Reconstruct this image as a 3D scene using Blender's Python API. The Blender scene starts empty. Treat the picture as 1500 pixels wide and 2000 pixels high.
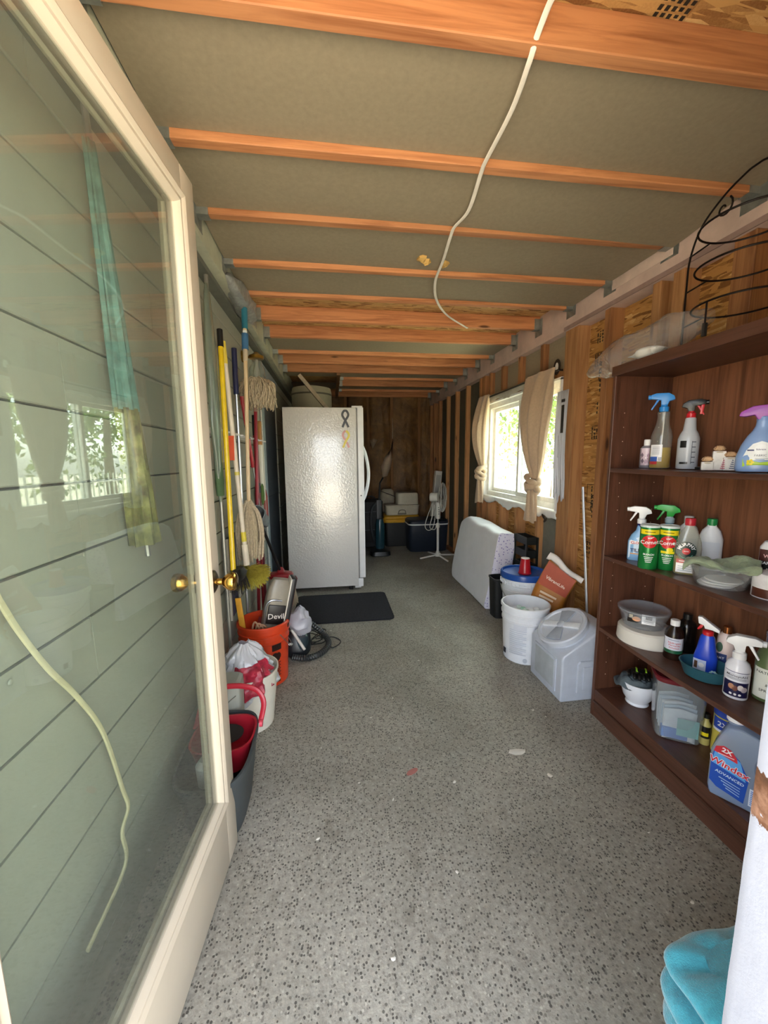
import bpy, bmesh, math, random
from mathutils import Vector, Matrix, noise
PI = math.pi
rnd = random.Random(7)
scn = bpy.context.scene
COL = scn.collection
# ------------------------------------------------------------------ camera
CAM_F, YAW, PITCH, ROLL, CAM_H = 754.3, 0.1324, 0.1371, -0.0090, 1.3027
def camera():
    cy, sy, cp, sp = math.cos(YAW), math.sin(YAW), math.cos(PITCH), math.sin(PITCH)
    f = Vector((sy*cp, cy*cp, -sp)); r = Vector((cy, -sy, 0)); u = r.cross(f)
    cr, sr = math.cos(ROLL), math.sin(ROLL)
    r2 = cr*r + sr*u; u2 = -sr*r + cr*u
    m = Matrix(((r2.x, u2.x, -f.x, 0), (r2.y, u2.y, -f.y, 0), (r2.z, u2.z, -f.z, CAM_H), (0, 0, 0, 1)))
    cd = bpy.data.cameras.new('camera'); cd.sensor_fit = 'VERTICAL'; cd.sensor_height = 36
    cd.lens = CAM_F/2000*36; cd.clip_start = 0.02; cd.clip_end = 200
    co = bpy.data.objects.new('camera', cd); co.matrix_world = m; COL.objects.link(co); scn.camera = co
camera()
# ------------------------------------------------------------------ sky, sun, exposure
w = bpy.data.worlds.new('sky'); scn.world = w; w.use_nodes = True
nt = w.node_tree; bg = nt.nodes['Background']
sky = nt.nodes.new('ShaderNodeTexSky'); sky.sky_type = 'NISHITA'; sky.sun_disc = False
sky.sun_elevation = math.radians(52); sky.sun_rotation = math.radians(20); sky.air_density = 1.0; sky.dust_density = 2.5; sky.ozone_density = 1.0
hsv = nt.nodes.new('ShaderNodeHueSaturation'); hsv.inputs['Saturation'].default_value = .32; nt.links.new(sky.outputs['Color'], hsv.inputs['Color'])
nt.links.new(hsv.outputs[0], bg.inputs['Color']); bg.inputs['Strength'].default_value = 0.55
sd = bpy.data.lights.new('sun', 'SUN'); sd.energy = 9.0; sd.angle = math.radians(0.6); sd.color = (1.0, .94, .85)
so = bpy.data.objects.new('sun', sd); COL.objects.link(so)
so.rotation_euler = Vector((.16, -.30, -.94)).to_track_quat('-Z', 'Y').to_euler(); so.location = (-3, 6, 12)
vs = scn.view_settings; vs.view_transform = 'Standard'; vs.look = 'None'; vs.exposure = 2.12; vs.gamma = 1.0; vs.use_curve_mapping = False
scn.cycles.max_bounces = 10; scn.cycles.diffuse_bounces = 6; scn.cycles.transparent_max_bounces = 24
# ------------------------------------------------------------------ materials
def lin(c):
    if isinstance(c, str):
        c = tuple(int(c[i:i+2], 16)/255 for i in (0, 2, 4))
    return tuple(x/12.92 if x <= .04045 else ((x+.055)/1.055)**2.4 for x in c) + (1,)
_M = {}
class NT:
    def __init__(s, name):
        s.m = bpy.data.materials.new(name); s.m.use_nodes = True; s.t = s.m.node_tree
        s.b = s.t.nodes['Principled BSDF']; s.out = s.t.nodes['Material Output']
    def n(s, typ, **kw):
        nd = s.t.nodes.new('ShaderNode'+typ)
        for k, v in kw.items():
            if k in nd.inputs: nd.inputs[k].default_value = v
            else: setattr(nd, k, v)
        return nd
    def l(s, a, b): s.t.links.new(a, b)
    def math(s, op, a, b=None, clamp=False):
        nd = s.t.nodes.new('ShaderNodeMath'); nd.operation = op; nd.use_clamp = clamp
        for i, v in enumerate((a, b)):
            if v is None: continue
            if isinstance(v, (int, float)): nd.inputs[i].default_value = v
            else: s.l(v, nd.inputs[i])
        return nd.outputs[0]
    def ramp(s, fac, stops, interp='LINEAR'):
        nd = s.t.nodes.new('ShaderNodeValToRGB'); cr = nd.color_ramp; cr.interpolation = interp
        while len(cr.elements) < len(stops): cr.elements.new(.5)
        for e, (p, c) in zip(cr.elements, stops): e.position = p; e.color = lin(c) if len(c) != 4 else c
        s.l(fac, nd.inputs[0]); return nd.outputs['Color']
    def mix(s, fac, a, b, mode='MIX'):
        nd = s.t.nodes.new('ShaderNodeMix'); nd.data_type = 'RGBA'; nd.blend_type = mode
        for i, v in ((0, fac), (6, a), (7, b)):
            if isinstance(v, (int, float)): nd.inputs[i].default_value = v
            elif isinstance(v, tuple): nd.inputs[i].default_value = v
            else: s.l(v, nd.inputs[i])
        return nd.outputs[2]
    def coords(s, scale=(1, 1, 1), rot=(0, 0, 0), rand=False):
        tc = s.n('TexCoord'); mp = s.n('Mapping'); mp.inputs['Scale'].default_value = scale; mp.inputs['Rotation'].default_value = rot
        if rand:
            oi = s.n('ObjectInfo'); va = s.n('VectorMath', operation='ADD'); cx = s.n('CombineXYZ')
            k = s.math('MULTIPLY', oi.outputs['Random'], 37.0)
            for i in range(3): s.l(k, cx.inputs[i])
            s.l(tc.outputs['Object'], va.inputs[0]); s.l(cx.outputs[0], va.inputs[1]); s.l(va.outputs[0], mp.inputs['Vector'])
        else: s.l(tc.outputs['Object'], mp.inputs['Vector'])
        return mp.outputs[0]
    def bump(s, h, strength=.3, dist=.01):
        b = s.n('Bump'); b.inputs['Strength'].default_value = strength; b.inputs['Distance'].default_value = dist
        s.l(h, b.inputs['Height']); s.l(b.outputs[0], s.b.inputs['Normal'])
    def noise(s, vec, scale=5, detail=4, rough=.5, dist=0):
        nd = s.n('TexNoise'); nd.inputs['Scale'].default_value = scale; nd.inputs['Detail'].default_value = detail
        nd.inputs['Roughness'].default_value = rough; nd.inputs['Distortion'].default_value = dist
        s.l(vec, nd.inputs['Vector']); return nd.outputs['Fac']
    def set(s, **kw):
        for k, v in kw.items(): s.b.inputs[k.replace('_', ' ')].default_value = v
def plain(col, rough=.5, metal=0, var=.06, scale=18, bump=0, bscale=80, spec=.5, sheen=0, coat=0):
    key = ('p', col, rough, metal, var, scale, bump, bscale, spec, sheen, coat)
    if key in _M: return _M[key]
    t = NT('plain'); c = lin(col); v = t.coords()
    if var:
        f = t.noise(v, scale, 5, .6)
        a = tuple(max(0, x*(1-2.2*var)) for x in c[:3])+(1,); b = tuple(min(1, x*(1+1.2*var)) for x in c[:3])+(1,)
        t.l(t.ramp(f, [(.28, a), (.72, b)]), t.b.inputs['Base Color'])
    else: t.b.inputs['Base Color'].default_value = c
    t.set(Roughness=rough, Metallic=metal); t.b.inputs['Specular IOR Level'].default_value = spec
    if sheen: t.b.inputs['Sheen Weight'].default_value = sheen
    if coat: t.b.inputs['Coat Weight'].default_value = coat
    if bump: t.bump(t.noise(v, bscale, 3, .6), bump, .004)
    _M[key] = t.m; return t.m
def clear(tint, haze=.1, rough=.06, hazecol=None, refl=1.0):
    """thin clear plastic or glass: straight see-through, Fresnel gloss, a little body colour"""
    key = ('c', tint, haze, rough, hazecol, refl)
    if key in _M: return _M[key]
    t = NT('clear'); tr = t.n('BsdfTransparent'); tr.inputs['Color'].default_value = lin(tint)
    t.b.inputs['Base Color'].default_value = lin(hazecol or tint); t.set(Roughness=.35)
    m1 = t.n('MixShader'); m1.inputs[0].default_value = haze; t.l(tr.outputs[0], m1.inputs[1]); t.l(t.b.outputs[0], m1.inputs[2])
    gl = t.n('BsdfGlossy'); gl.inputs['Roughness'].default_value = rough
    lw = t.n('LayerWeight'); lw.inputs['Blend'].default_value = .5
    k = t.math('ADD', t.math('MULTIPLY', t.math('POWER', lw.outputs['Facing'], 4.0), .9*refl), .04*refl, True)
    m2 = t.n('MixShader'); t.l(k, m2.inputs[0]); t.l(m1.outputs[0], m2.inputs[1]); t.l(gl.outputs[0], m2.inputs[2])
    t.l(m2.outputs[0], t.out.inputs['Surface']); _M[key] = t.m; return t.m
def wood(c1, c2, axis=0, rough=.65, knots=True, grain=1.0):
    key = ('w', c1, c2, axis, rough, knots, grain)
    if key in _M: return _M[key]
    t = NT('wood'); sc = [14*grain]*3; sc[axis] = .9*grain; v = t.coords(tuple(sc), rand=True)
    f = t.noise(v, 2.2, 6, .6, .8); sc2 = [70*grain]*3; sc2[axis] = 2; g = t.noise(t.coords(tuple(sc2), rand=True), 1.6, 3, .6)
    col = t.ramp(t.math('ADD', t.math('MULTIPLY', f, .75), t.math('MULTIPLY', g, .25)), [(.33, c2), (.55, c1), (.72, c1)])
    if knots:
        sk = [9, 9, 9]; sk[axis] = 2.4
        vo = t.n('TexVoronoi'); vo.inputs['Scale'].default_value = 1.0; t.l(t.coords(tuple(sk), rand=True), vo.inputs['Vector'])
        kf = t.ramp(vo.outputs['Distance'], [(.06, (0, 0, 0, 1)), (.13, (1, 1, 1, 1))])
        col = t.mix(kf, tuple(x*.35 for x in lin(c2)[:3])+(1,), col)
    oi = t.n('ObjectInfo'); k = t.math('ADD', t.math('MULTIPLY', oi.outputs['Random'], .35), .82)
    hs = t.n('HueSaturation'); t.l(k, hs.inputs['Value']); t.l(col, hs.inputs['Color']); t.l(hs.outputs[0], t.b.inputs['Base Color'])
    t.set(Roughness=rough); t.bump(g, .15, .003); _M[key] = t.m; return t.m
def osb(c1='C79A5E', c2='7A4A22', plane='xy'):
    key = ('o', c1, c2, plane)
    if key in _M: return _M[key]
    t = NT('osb'); cols = []
    for i, (a, s) in enumerate(((.5, (13, 70)), (-.7, (12, 62)), (1.5, (14, 76)))):
        if plane == 'xy': v = t.coords((s[0], s[1], 1), (0, 0, a))
        else:
            tc = t.n('TexCoord'); sp = t.n('SeparateXYZ'); cb = t.n('CombineXYZ'); mp = t.n('Mapping')
            t.l(tc.outputs['Object'], sp.inputs[0]); t.l(sp.outputs['Y' if plane == 'yz' else 'X'], cb.inputs[0]); t.l(sp.outputs['Z'], cb.inputs[1])
            mp.inputs['Scale'].default_value = (s[0], s[1], 1); mp.inputs['Rotation'].default_value = (0, 0, a); t.l(cb.outputs[0], mp.inputs['Vector']); v = mp.outputs[0]
        vo = t.n('TexVoronoi'); vo.inputs['Scale'].default_value = 1.0; vo.inputs['Randomness'].default_value = 1; t.l(v, vo.inputs['Vector'])
        sx = t.n('SeparateColor'); t.l(vo.outputs['Color'], sx.inputs[0]); cols.append(sx.outputs)
    pick = t.math('GREATER_THAN', cols[0][1], .55); f = t.mix(pick, cols[0][0], cols[1][0]); pk2 = t.math('GREATER_THAN', cols[1][2], .6)
    f = t.mix(pk2, f, cols[2][0])
    g = t.noise(t.coords((30, 30, 30)), 6, 4, .7); fs = t.n('SeparateColor'); t.l(f, fs.inputs[0])
    h = t.math('ADD', t.math('MULTIPLY', fs.outputs[0], .8), t.math('MULTIPLY', g, .25))
    t.l(t.ramp(h, [(.12, c2), (.45, c1), (.8, c1), (.98, 'E0BC84')]), t.b.inputs['Base Color'])
    t.set(Roughness=.7); t.bump(h, .3, .004); _M[key] = t.m; return t.m
def floor_mat():
    t = NT('aggregate_concrete'); v = t.coords(); v2 = t.coords((1, 1, 0))
    vo = t.n('TexVoronoi'); vo.inputs['Scale'].default_value = 130; t.l(v2, vo.inputs['Vector'])
    sp = t.n('SeparateColor'); t.l(vo.outputs['Color'], sp.inputs[0])
    st = t.math('MULTIPLY', t.math('LESS_THAN', vo.outputs['Distance'], .44), t.math('GREATER_THAN', sp.outputs[1], .25))
    peb = t.ramp(sp.outputs[0], [(0, '24221F'), (.22, '3A3732'), (.45, '77736B'), (.8, '959187'), (.985, 'BDB9AD')])
    base = t.ramp(t.noise(v, 60, 6, .7), [(.3, '86837A'), (.7, 'B2AEA2')])
    col = t.mix(t.math('MULTIPLY', st, .8), base, peb)
    big = t.ramp(t.noise(v, 1.6, 5, .6, .4), [(.34, (.70, .685, .65, 1)), (.62, (1, .99, .97, 1))])
    col = t.mix(1.0, col, big, 'MULTIPLY')
    sm = t.ramp(t.noise(v, 7, 3, .5), [(.26, (.6, .58, .55, 1)), (.36, (1, 1, 1, 1))]); col = t.mix(.7, col, sm, 'MULTIPLY')
    t.l(col, t.b.inputs['Base Color']); t.set(Roughness=.62)
    t.bump(t.math('ADD', t.math('MULTIPLY', st, .6), t.noise(v, 200, 3)), .35, .003); return t.m
def painted(col, chips='7B5A42', amount=.0, zband=None, rough=.45, bump=.08):
    t = NT('painted_wood'); v = t.coords(); n = t.noise(v, 30, 6, .7)
    c = t.ramp(t.noise(v, 6, 4, .6), [(.3, tuple(x*.93 for x in lin(col)[:3])+(1,)), (.7, lin(col))])
    if zband:
        sp = t.n('SeparateXYZ'); tc = t.n('TexCoord'); t.l(tc.outputs['Object'], sp.inputs[0]); z = sp.outputs['Z']
        mid = (zband[0]+zband[1])/2; hw = (zband[1]-zband[0])/2
        d = t.math('SUBTRACT', hw, t.math('ABSOLUTE', t.math('SUBTRACT', z, mid)))
        k = t.math('GREATER_THAN', t.math('ADD', d, t.math('MULTIPLY', t.math('SUBTRACT', t.noise(v, 26, 6, .7), .5), .09)), 0)
        small = t.math('GREATER_THAN', t.noise(t.coords((60, 60, 18)), 1, 3, .6), .72)
        brown = t.ramp(n, [(.3, '2A1C14'), (.5, '5C3E2C'), (.7, '8A6A58')])
        c = t.mix(t.math('MAXIMUM', k, small), c, brown)
    t.l(c, t.b.inputs['Base Color']); t.set(Roughness=rough); t.bump(n, bump, .004); return t.m
def bark_paper():
    t = NT('kraft_paper'); v = t.coords()
    t.l(t.ramp(t.noise(v, 5, 6, .65, .5), [(.3, '4A3218'), (.7, '8A6436')]), t.b.inputs['Base Color']); t.set(Roughness=.55)
    t.bump(t.noise(v, 14, 5, .6, .4), .5, .02); return t.m
def dotted(base, dot, scale=38, r=.28):
    t = NT('dotted'); v = t.coords(); vo = t.n('TexVoronoi'); vo.inputs['Scale'].default_value = scale; t.l(v, vo.inputs['Vector'])
    sp = t.n('SeparateColor'); t.l(vo.outputs['Color'], sp.inputs[0])
    k = t.math('MULTIPLY', t.math('LESS_THAN', vo.outputs['Distance'], r), t.math('GREATER_THAN', sp.outputs[0], .3))
    t.l(t.mix(k, lin(base), lin(dot)), t.b.inputs['Base Color']); t.set(Roughness=.85); t.bump(t.noise(v, 9, 3), .3, .02); return t.m
# ------------------------------------------------------------------ geometry helpers
class G:
    def __init__(s): s.v = []; s.f = []
    def add(s, vs, fs):
        o = len(s.v); s.v += [tuple(a) for a in vs]; s.f += [tuple(i+o for i in f) for f in fs]; return s
    def box(s, x0, x1, y0, y1, z0, z1, m=None):
        vs = [Vector((x, y, z)) for z in (z0, z1) for y in (y0, y1) for x in (x0, x1)]
        if m: vs = [m @ a for a in vs]
        return s.add(vs, [(0, 2, 3, 1), (4, 5, 7, 6), (0, 1, 5, 4), (2, 6, 7, 3), (0, 4, 6, 2), (1, 3, 7, 5)])
    def tube(s, pts, r, n=8, closed=False, flat=1.0):
        pts = [Vector(a) for a in pts]; N = len(pts); rs = r if isinstance(r, (list, tuple)) else [r]*N
        up = None; rings = []
        for i in range(N):
            a = pts[i-1] if (i > 0 or closed) else pts[0]; b = pts[(i+1) % N] if (i < N-1 or closed) else pts[-1]
            t = (b-a); t = t.normalized() if t.length > 1e-9 else Vector((0, 0, 1))
            if up is None: up = Vector((0, 0, 1)) if abs(t.z) < .9 else Vector((1, 0, 0))
            side = t.cross(up); side = side.normalized() if side.length > 1e-6 else Vector((1, 0, 0)); up = side.cross(t).normalized()
            rings.append([pts[i] + rs[i]*(math.cos(2*PI*k/n)*side + flat*math.sin(2*PI*k/n)*up) for k in range(n)])
        vs = [q for R in rings for q in R]; fs = []
        for i in range(N if closed else N-1):
            j = (i+1) % N
            for k in range(n): fs.append((i*n+k, i*n+(k+1) % n, j*n+(k+1) % n, j*n+k))
        if not closed: fs += [tuple(range(n-1, -1, -1)), tuple((N-1)*n+k for k in range(n))]
        return s.add(vs, fs)
    def lathe(s, prof, n=24, c=(0, 0, 0), sx=1, sy=1, m=None, cap=True):
        vs = []; fs = []; P = len(prof)
        for r, z in prof:
            for k in range(n):
                a = 2*PI*k/n; q = Vector((c[0]+r*sx*math.cos(a), c[1]+r*sy*math.sin(a), c[2]+z)); vs.append(m @ q if m else q)
        for i in range(P-1):
            for k in range(n): fs.append((i*n+k, i*n+(k+1) % n, (i+1)*n+(k+1) % n, (i+1)*n+k))
        if cap:
            if prof[0][0] > 1e-5: fs.append(tuple(range(n-1, -1, -1)))
            if prof[-1][0] > 1e-5: fs.append(tuple((P-1)*n+k for k in range(n)))
        return s.add(vs, fs)
    def sup(s, prof, e=4, n=32, c=(0, 0, 0), m=None):
        """stack of rounded rectangles: prof rows (half_x, half_y, z)"""
        vs = []; fs = []; P = len(prof)
        for hx, hy, z in prof:
            for k in range(n):
                a = 2*PI*(k+.5)/n; ca, sa = math.cos(a), math.sin(a)
                q = Vector((c[0]+hx*math.copysign(abs(ca)**(2/e), ca), c[1]+hy*math.copysign(abs(sa)**(2/e), sa), c[2]+z)); vs.append(m @ q if m else q)
        for i in range(P-1):
            for k in range(n): fs.append((i*n+k, i*n+(k+1) % n, (i+1)*n+(k+1) % n, (i+1)*n+k))
        fs += [tuple(range(n-1, -1, -1)), tuple((P-1)*n+k for k in range(n))]
        return s.add(vs, fs)
    def prism(s, poly, y0, y1, m=None, ax='xz'):
        """polygon in the x-z plane swept along y (or 'xy' swept along z)"""
        n = len(poly); mk = (lambda a, b, t: Vector((a, t, b))) if ax == 'xz' else (lambda a, b, t: Vector((a, b, t)))
        vs = [mk(a, b, y0) for a, b in poly] + [mk(a, b, y1) for a, b in poly]
        if m: vs = [m @ q for q in vs]
        return s.add(vs, [tuple(range(n)), tuple(range(2*n-1, n-1, -1))] + [(i, n+i, n+(i+1) % n, (i+1) % n) for i in range(n)])
    def grid(s, fn, nu, nv, wrap=False):
        vs = [fn(i/(nu if wrap else nu-1), j/(nv-1)) for j in range(nv) for i in range(nu)]
        fs = [(j*nu+i, j*nu+(i+1) % nu, (j+1)*nu+(i+1) % nu, (j+1)*nu+i) for j in range(nv-1) for i in range(nu if wrap else nu-1)]
        return s.add(vs, fs)
    def build(s, name, mat, parent=None, loc=(0, 0, 0), rot=(0, 0, 0), smooth=35, bevel=0, segs=2, sub=0, solid=0):
        me = bpy.data.meshes.new(name); me.from_pydata(s.v, [], s.f)
        bm = bmesh.new(); bm.from_mesh(me)
        bmesh.ops.recalc_face_normals(bm, faces=bm.faces)
        if bevel:
            ed = [e for e in bm.edges if len(e.link_faces) == 2 and e.calc_face_angle(0) > .5]
            bmesh.ops.bevel(bm, geom=ed, offset=bevel, segments=segs, profile=.6, affect='EDGES', clamp_overlap=True)
        bm.to_mesh(me); bm.free()
        if smooth: me.shade_smooth(); me.set_sharp_from_angle(angle=math.radians(smooth))
        me.materials.append(mat)
        o = bpy.data.objects.new(name, me); COL.objects.link(o); o.location = loc; o.rotation_euler = rot
        if parent is not None: o.parent = parent
        if solid: md = o.modifiers.new('thick', 'SOLIDIFY'); md.thickness = solid; md.offset = 0
        if sub: md = o.modifiers.new('smooth', 'SUBSURF'); md.levels = md.render_levels = sub
        return o
def thing(name, label, cat, loc=(0, 0, 0), rotz=0, group=None, rot=None):
    o = bpy.data.objects.new(name, None); COL.objects.link(o); o.location = loc; o.rotation_euler = rot or (0, 0, rotz)
    o.empty_display_size = .05; return tag(o, label, cat, group)
def tag(o, label, cat, group=None):
    o['label'] = label; o['category'] = cat
    if group: o['group'] = group
    return o
def struct(o, label=None):
    o['kind'] = 'structure'
    if label: o['label'] = label
    return o
def share(o, name, loc, parent, rot=(0, 0, 0), scale=(1, 1, 1)):
    c = bpy.data.objects.new(name, o.data); COL.objects.link(c); c.location = loc; c.rotation_euler = rot; c.scale = scale; c.parent = parent; return c
def lerp(a, b, t): return a+(b-a)*t
def smoothpts(pts, n=8):
    """Catmull-Rom through the points"""
    P = [Vector(a) for a in pts]; P = [2*P[0]-P[1]] + P + [2*P[-1]-P[-2]]; out = []
    for i in range(1, len(P)-2):
        for k in range(n):
            t = k/n; a, b, c, d = P[i-1:i+3]
            out.append(.5*((2*b)+(c-a)*t+(2*a-5*b+4*c-d)*t*t+(3*b-a-3*c+d)*t*t*t))
    out.append(P[-2]); return out
# ---- flat print: lettering and label patches that hug a flat, round or oval front (front faces local -y)
def surf(a, b, off):
    if a is None: return lambda x: -b-off
    return lambda x: -b*math.sqrt(max(0, 1-min(1, abs(x)/a)**2))-off
def text(s, size, mat, parent, x=0, z=0, a=None, b=0, off=.0012, tilt=0, bold=0, name='lettering', m=None, sx=1.0):
    cu = bpy.data.curves.new('t', 'FONT'); cu.body = s; cu.size = size; cu.align_x = 'CENTER'; cu.align_y = 'CENTER'; cu.resolution_u = 2; cu.offset = bold*size
    ob = bpy.data.objects.new('t', cu); COL.objects.link(ob)
    me = ob.evaluated_get(bpy.context.evaluated_depsgraph_get()).to_mesh(); bm = bmesh.new(); bm.from_mesh(me)
    bpy.data.objects.remove(ob); bpy.data.curves.remove(cu)
    if a is not None:
        bmesh.ops.subdivide_edges(bm, edges=[e for e in bm.edges if e.calc_length() > size*.35], cuts=2)
    g = G(); fn = surf(a, b, off); ct, st = math.cos(tilt), math.sin(tilt); vs = []
    for v in bm.verts:
        px, pz = v.co.x*sx, v.co.y; X = x+px*ct-pz*st; Z = z+px*st+pz*ct; q = Vector((X, fn(X), Z)); vs.append(m @ q if m else q)
    g.add(vs, [tuple(v.index for v in f.verts) for f in bm.faces]); bm.free()
    return g.build(name, mat, parent, smooth=0)
def patch(mat, parent, x0, x1, z0, z1, a=None, b=0, off=.0006, name='label_patch', m=None, nx=10):
    fn = surf(a, b, off); g = G()
    def q(u, v):
        X = lerp(x0, x1, u); p = Vector((X, fn(X), lerp(z0, z1, v))); return m @ p if m else p
    g.grid(q, nx, 2); return g.build(name, mat, parent, smooth=60)
def blob(mat, parent, pts, a=None, b=0, off=.0009, name='printed_emblem', m=None):
    fn = surf(a, b, off); cx = sum(p[0] for p in pts)/len(pts); cz = sum(p[1] for p in pts)/len(pts); n = len(pts); vs = []; fs = []
    for k in (.5, 1):
        for px, pz in pts: X = cx+(px-cx)*k; vs.append(Vector((X, fn(X), cz+(pz-cz)*k)))
    vs.append(Vector((cx, fn(cx), cz))); fs = [(i, (i+1) % n, 2*n) for i in range(n)] + [(i, n+i, n+(i+1) % n, (i+1) % n) for i in range(n)]
    if m: vs = [m @ v for v in vs]
    g = G(); g.add(vs, fs); return g.build(name, mat, parent, smooth=60)
def ell(cx, cz, rx, rz, n=24, a0=0, a1=2*PI): return [(cx+rx*math.cos(lerp(a0, a1, i/n)), cz+rz*math.sin(lerp(a0, a1, i/n))) for i in range(n)]
# ================================================================== structure
JOIST = wood('C9895A', '9C5F38', 0); STUD = wood('A87448', '75472A', 2); STUDLIGHT = wood('BC8A5A', '925F36', 2)
SIDING = painted('A9AB9C', rough=.55, bump=.15); CREAM = painted('C6BAA6', rough=.35, bump=.03); WHITEP = painted('E9E9EA', zband=None, rough=.4)
FOAMB = plain('948770', .8, var=.05, scale=60, bump=.05); METAL = plain('A9ADA8', .45, .8, var=.15); OSBX = osb(plane='xy'); OSBY = osb('B58447', '74491F', 'yz')
BLACK = plain('151516', .45); WHITE = plain('F2F2F0', .4); INK = plain('2A2118', .8, var=0)
XW, XS, XO, YB, ZJ, ZD, YF = -.60, 1.62, 1.71, 6.40, 2.27, 2.362, .327
fl = G().box(-.75, 1.85, .15, YB+.1, -.12, 0).build('floor', floor_mat()); struct(fl, 'grey exposed aggregate concrete floor')
# small chips and paint spots on the floor
CH = plain('D9D5CA', .8)
for i in range(26):
    x, y = rnd.uniform(-.2, 1.1), rnd.uniform(.8, 3.2); r = rnd.uniform(.004, .009); g = G()
    if i == 0: x, y, r = .79, 1.47, .045
    if i == 1: x, y, r = .86, 1.33, .012
    g.lathe([(r, 0), (r*.8, .0015), (0, .002)], 7, sx=1, sy=rnd.uniform(.4, .8))
    g.v = [(a*rnd.uniform(.75, 1.25), b*rnd.uniform(.7, 1.3), c) for a, b, c in g.v]
    g.build('floor_chip', CH, fl, (x, y, .0003), (0, 0, rnd.uniform(0, 6)))
G().lathe([(.03, 0), (0, .0008)], 9, sy=.45).build('floor_stain', plain('A86A62', .8), fl, (.30, 1.43, .0004), (0, 0, .5))
# ---- left wall: house siding
wl = struct(G().box(-.74, -.622, .2, YB, 0, ZD).build('wall_left', plain('3E4039', .8)), 'grey green painted lap siding wall')
def plank(y0, y1, z):
    h = .163; g = G()
    prof = [(-.622, 0), (XW-.003, 0), (XW, .003), (XW-.002, h-.004), (-.622, h-.004)]
    g.add([Vector((a, y, b)) for y in (y0, y1) for a, b in prof], [tuple(range(5)), tuple(range(9, 4, -1))]+[(i, 5+i, 5+(i+1) % 5, (i+1) % 5) for i in range(5)])
    g.build('siding_plank', SIDING, wl, (0, rnd.uniform(-.001, .001), z), smooth=0)
D0, D1 = 3.50, 4.55
for k in range(-1, 14):
    z = .101+.165*k; top = min(z+.163, 2.19)
    if z < -.01: z = -.062
    cuts = [.33, [1.002, 2.1, 1.5, 2.4][k % 4] if k not in (6,) else 1.002, D0 if z < 2.05 else D1, None]
    plank(cuts[0], cuts[1]-.0015, z); plank(cuts[1]+.0015, D0, z)
    plank(D1, YB, z)
    if z > 2.1: plank(D0, D1, z)
for y, z in ((.70, .98), (.75, .90), (.62, .93), (1.0, 1.08)): G().lathe([(.006, 0), (.004, .002), (0, .0025)], 8).build('nail_head', SIDING, wl, (XW+.001, y, z), (0, PI/2, 0))
led = G().box(-.60, -.505, .33, YB, 2.195, ZD).build('ledger_board', plain('B9BAA2', .6, var=.1, scale=8, bump=.2), wl, bevel=.004)
G().box(-.60, -.545, .33, YB, 2.165, 2.19).build('ledger_trim', plain('6D6E63', .7), wl)
# door into the house on the left wall
d2 = struct(G().box(-.622, -.606, D0+.10, D1-.06, .02, 2.05).build('door_2', plain('8A969C', .5), None, bevel=.003), 'grey blue house door in the left wall')
for z0, z1 in ((.2, .95), (1.1, 1.9)): G().box(-.61, -.602, D0+.24, D1-.2, z0, z1).build('door_panel', plain('7E8A92', .5), d2, bevel=.006)
t1 = struct(G().box(-.622, -.575, D0, D0+.10, 0, 2.14).build('trim_1', plain('98A4A8', .5, var=.05), bevel=.004), 'grey blue door casing')
G().box(-.622, -.578, D0+.10, D1, 2.05, 2.14).build('head_casing', plain('98A4A8', .5, var=.05), t1, bevel=.004)
G().box(-.622, -.59, D0+.10, D0+.125, 0, 2.05).build('door_stop', plain('5E6A72', .5), t1)
# ---- right wall: studs, sheathing, header, gap for the window
WY0, WY1, WZ0, WZ1 = 2.63, 4.02, .90, 1.86
wr = struct(G().box(XO+.012, XO+.05, .33, WY0, 0, ZD).box(XO+.012, XO+.05, WY1, YB, 0, ZD).box(XO+.012, XO+.05, WY0, WY1, 0, WZ0).box(XO+.012, XO+.05, WY0, WY1, WZ1, ZD).build('wall_right', plain('9A8A72', .8)), 'open stud wall with bare strand board')
for y0, y1, z0, z1 in ((.33, 1.55, 0, ZD), (1.553, WY0, 0, ZD), (WY0, 3.3, 0, WZ0), (3.303, WY1, 0, WZ0), (WY1, 5.2, 0, ZD), (5.203, YB, 0, ZD), (WY0, WY1, WZ1, ZD)):
    G().box(XO, XO+.012, y0, y1, z0, z1).build('strand_board_sheet', OSBY, wr)
def stud(y, w_, z0=0, z1=2.155, mat=None, d=0.0): G().box(XS-d, XO, y-w_/2, y+w_/2, z0, z1).build('stud', mat or STUD, wr, (rnd.uniform(-.002, .002), 0, 0), bevel=.002, segs=1)
for y, w_, m in ((.95, .04, STUD), (1.43, .085, STUD), (1.85, .05, STUDLIGHT), (2.19, .05, STUD), (2.535, .14, STUDLIGHT), (4.06, .075, STUD), (4.17, .04, STUD), (4.6, .04, STUDLIGHT), (5.0, .04, STUDLIGHT), (5.4, .04, STUDLIGHT), (5.8, .04, STUD), (6.1, .04, STUD), (6.34, .08, STUD)): stud(y, w_, mat=m)
stud(1.725, .06, 0, 2.155, STUDLIGHT)
for y in (2.91, 3.27, 3.61, 3.9):
    stud(y, .042, WZ1+.06, 2.155); stud(y-.03, .042, 0, WZ0-.04, STUDLIGHT)
G().box(XS+.02, XO, WY0, WY1, WZ1+.012, WZ1+.06).build('window_header', STUD, wr); G().box(XS+.01, XO, WY0, WY1, WZ0-.045, WZ0-.012).build('rough_sill', STUDLIGHT, wr)
G().box(XS-.005, XO, 1.6, YB, 0, .04).build('sole_plate', STUD, wr)
for y0, y1 in ((2.61, 2.885), (2.935, 3.245), (3.295, 3.585), (3.635, 3.875)): G().box(XS+.045, XS+.06, y0, y1, WZ1+.06, 2.155).build('insulation_board', FOAMB, wr)
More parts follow.
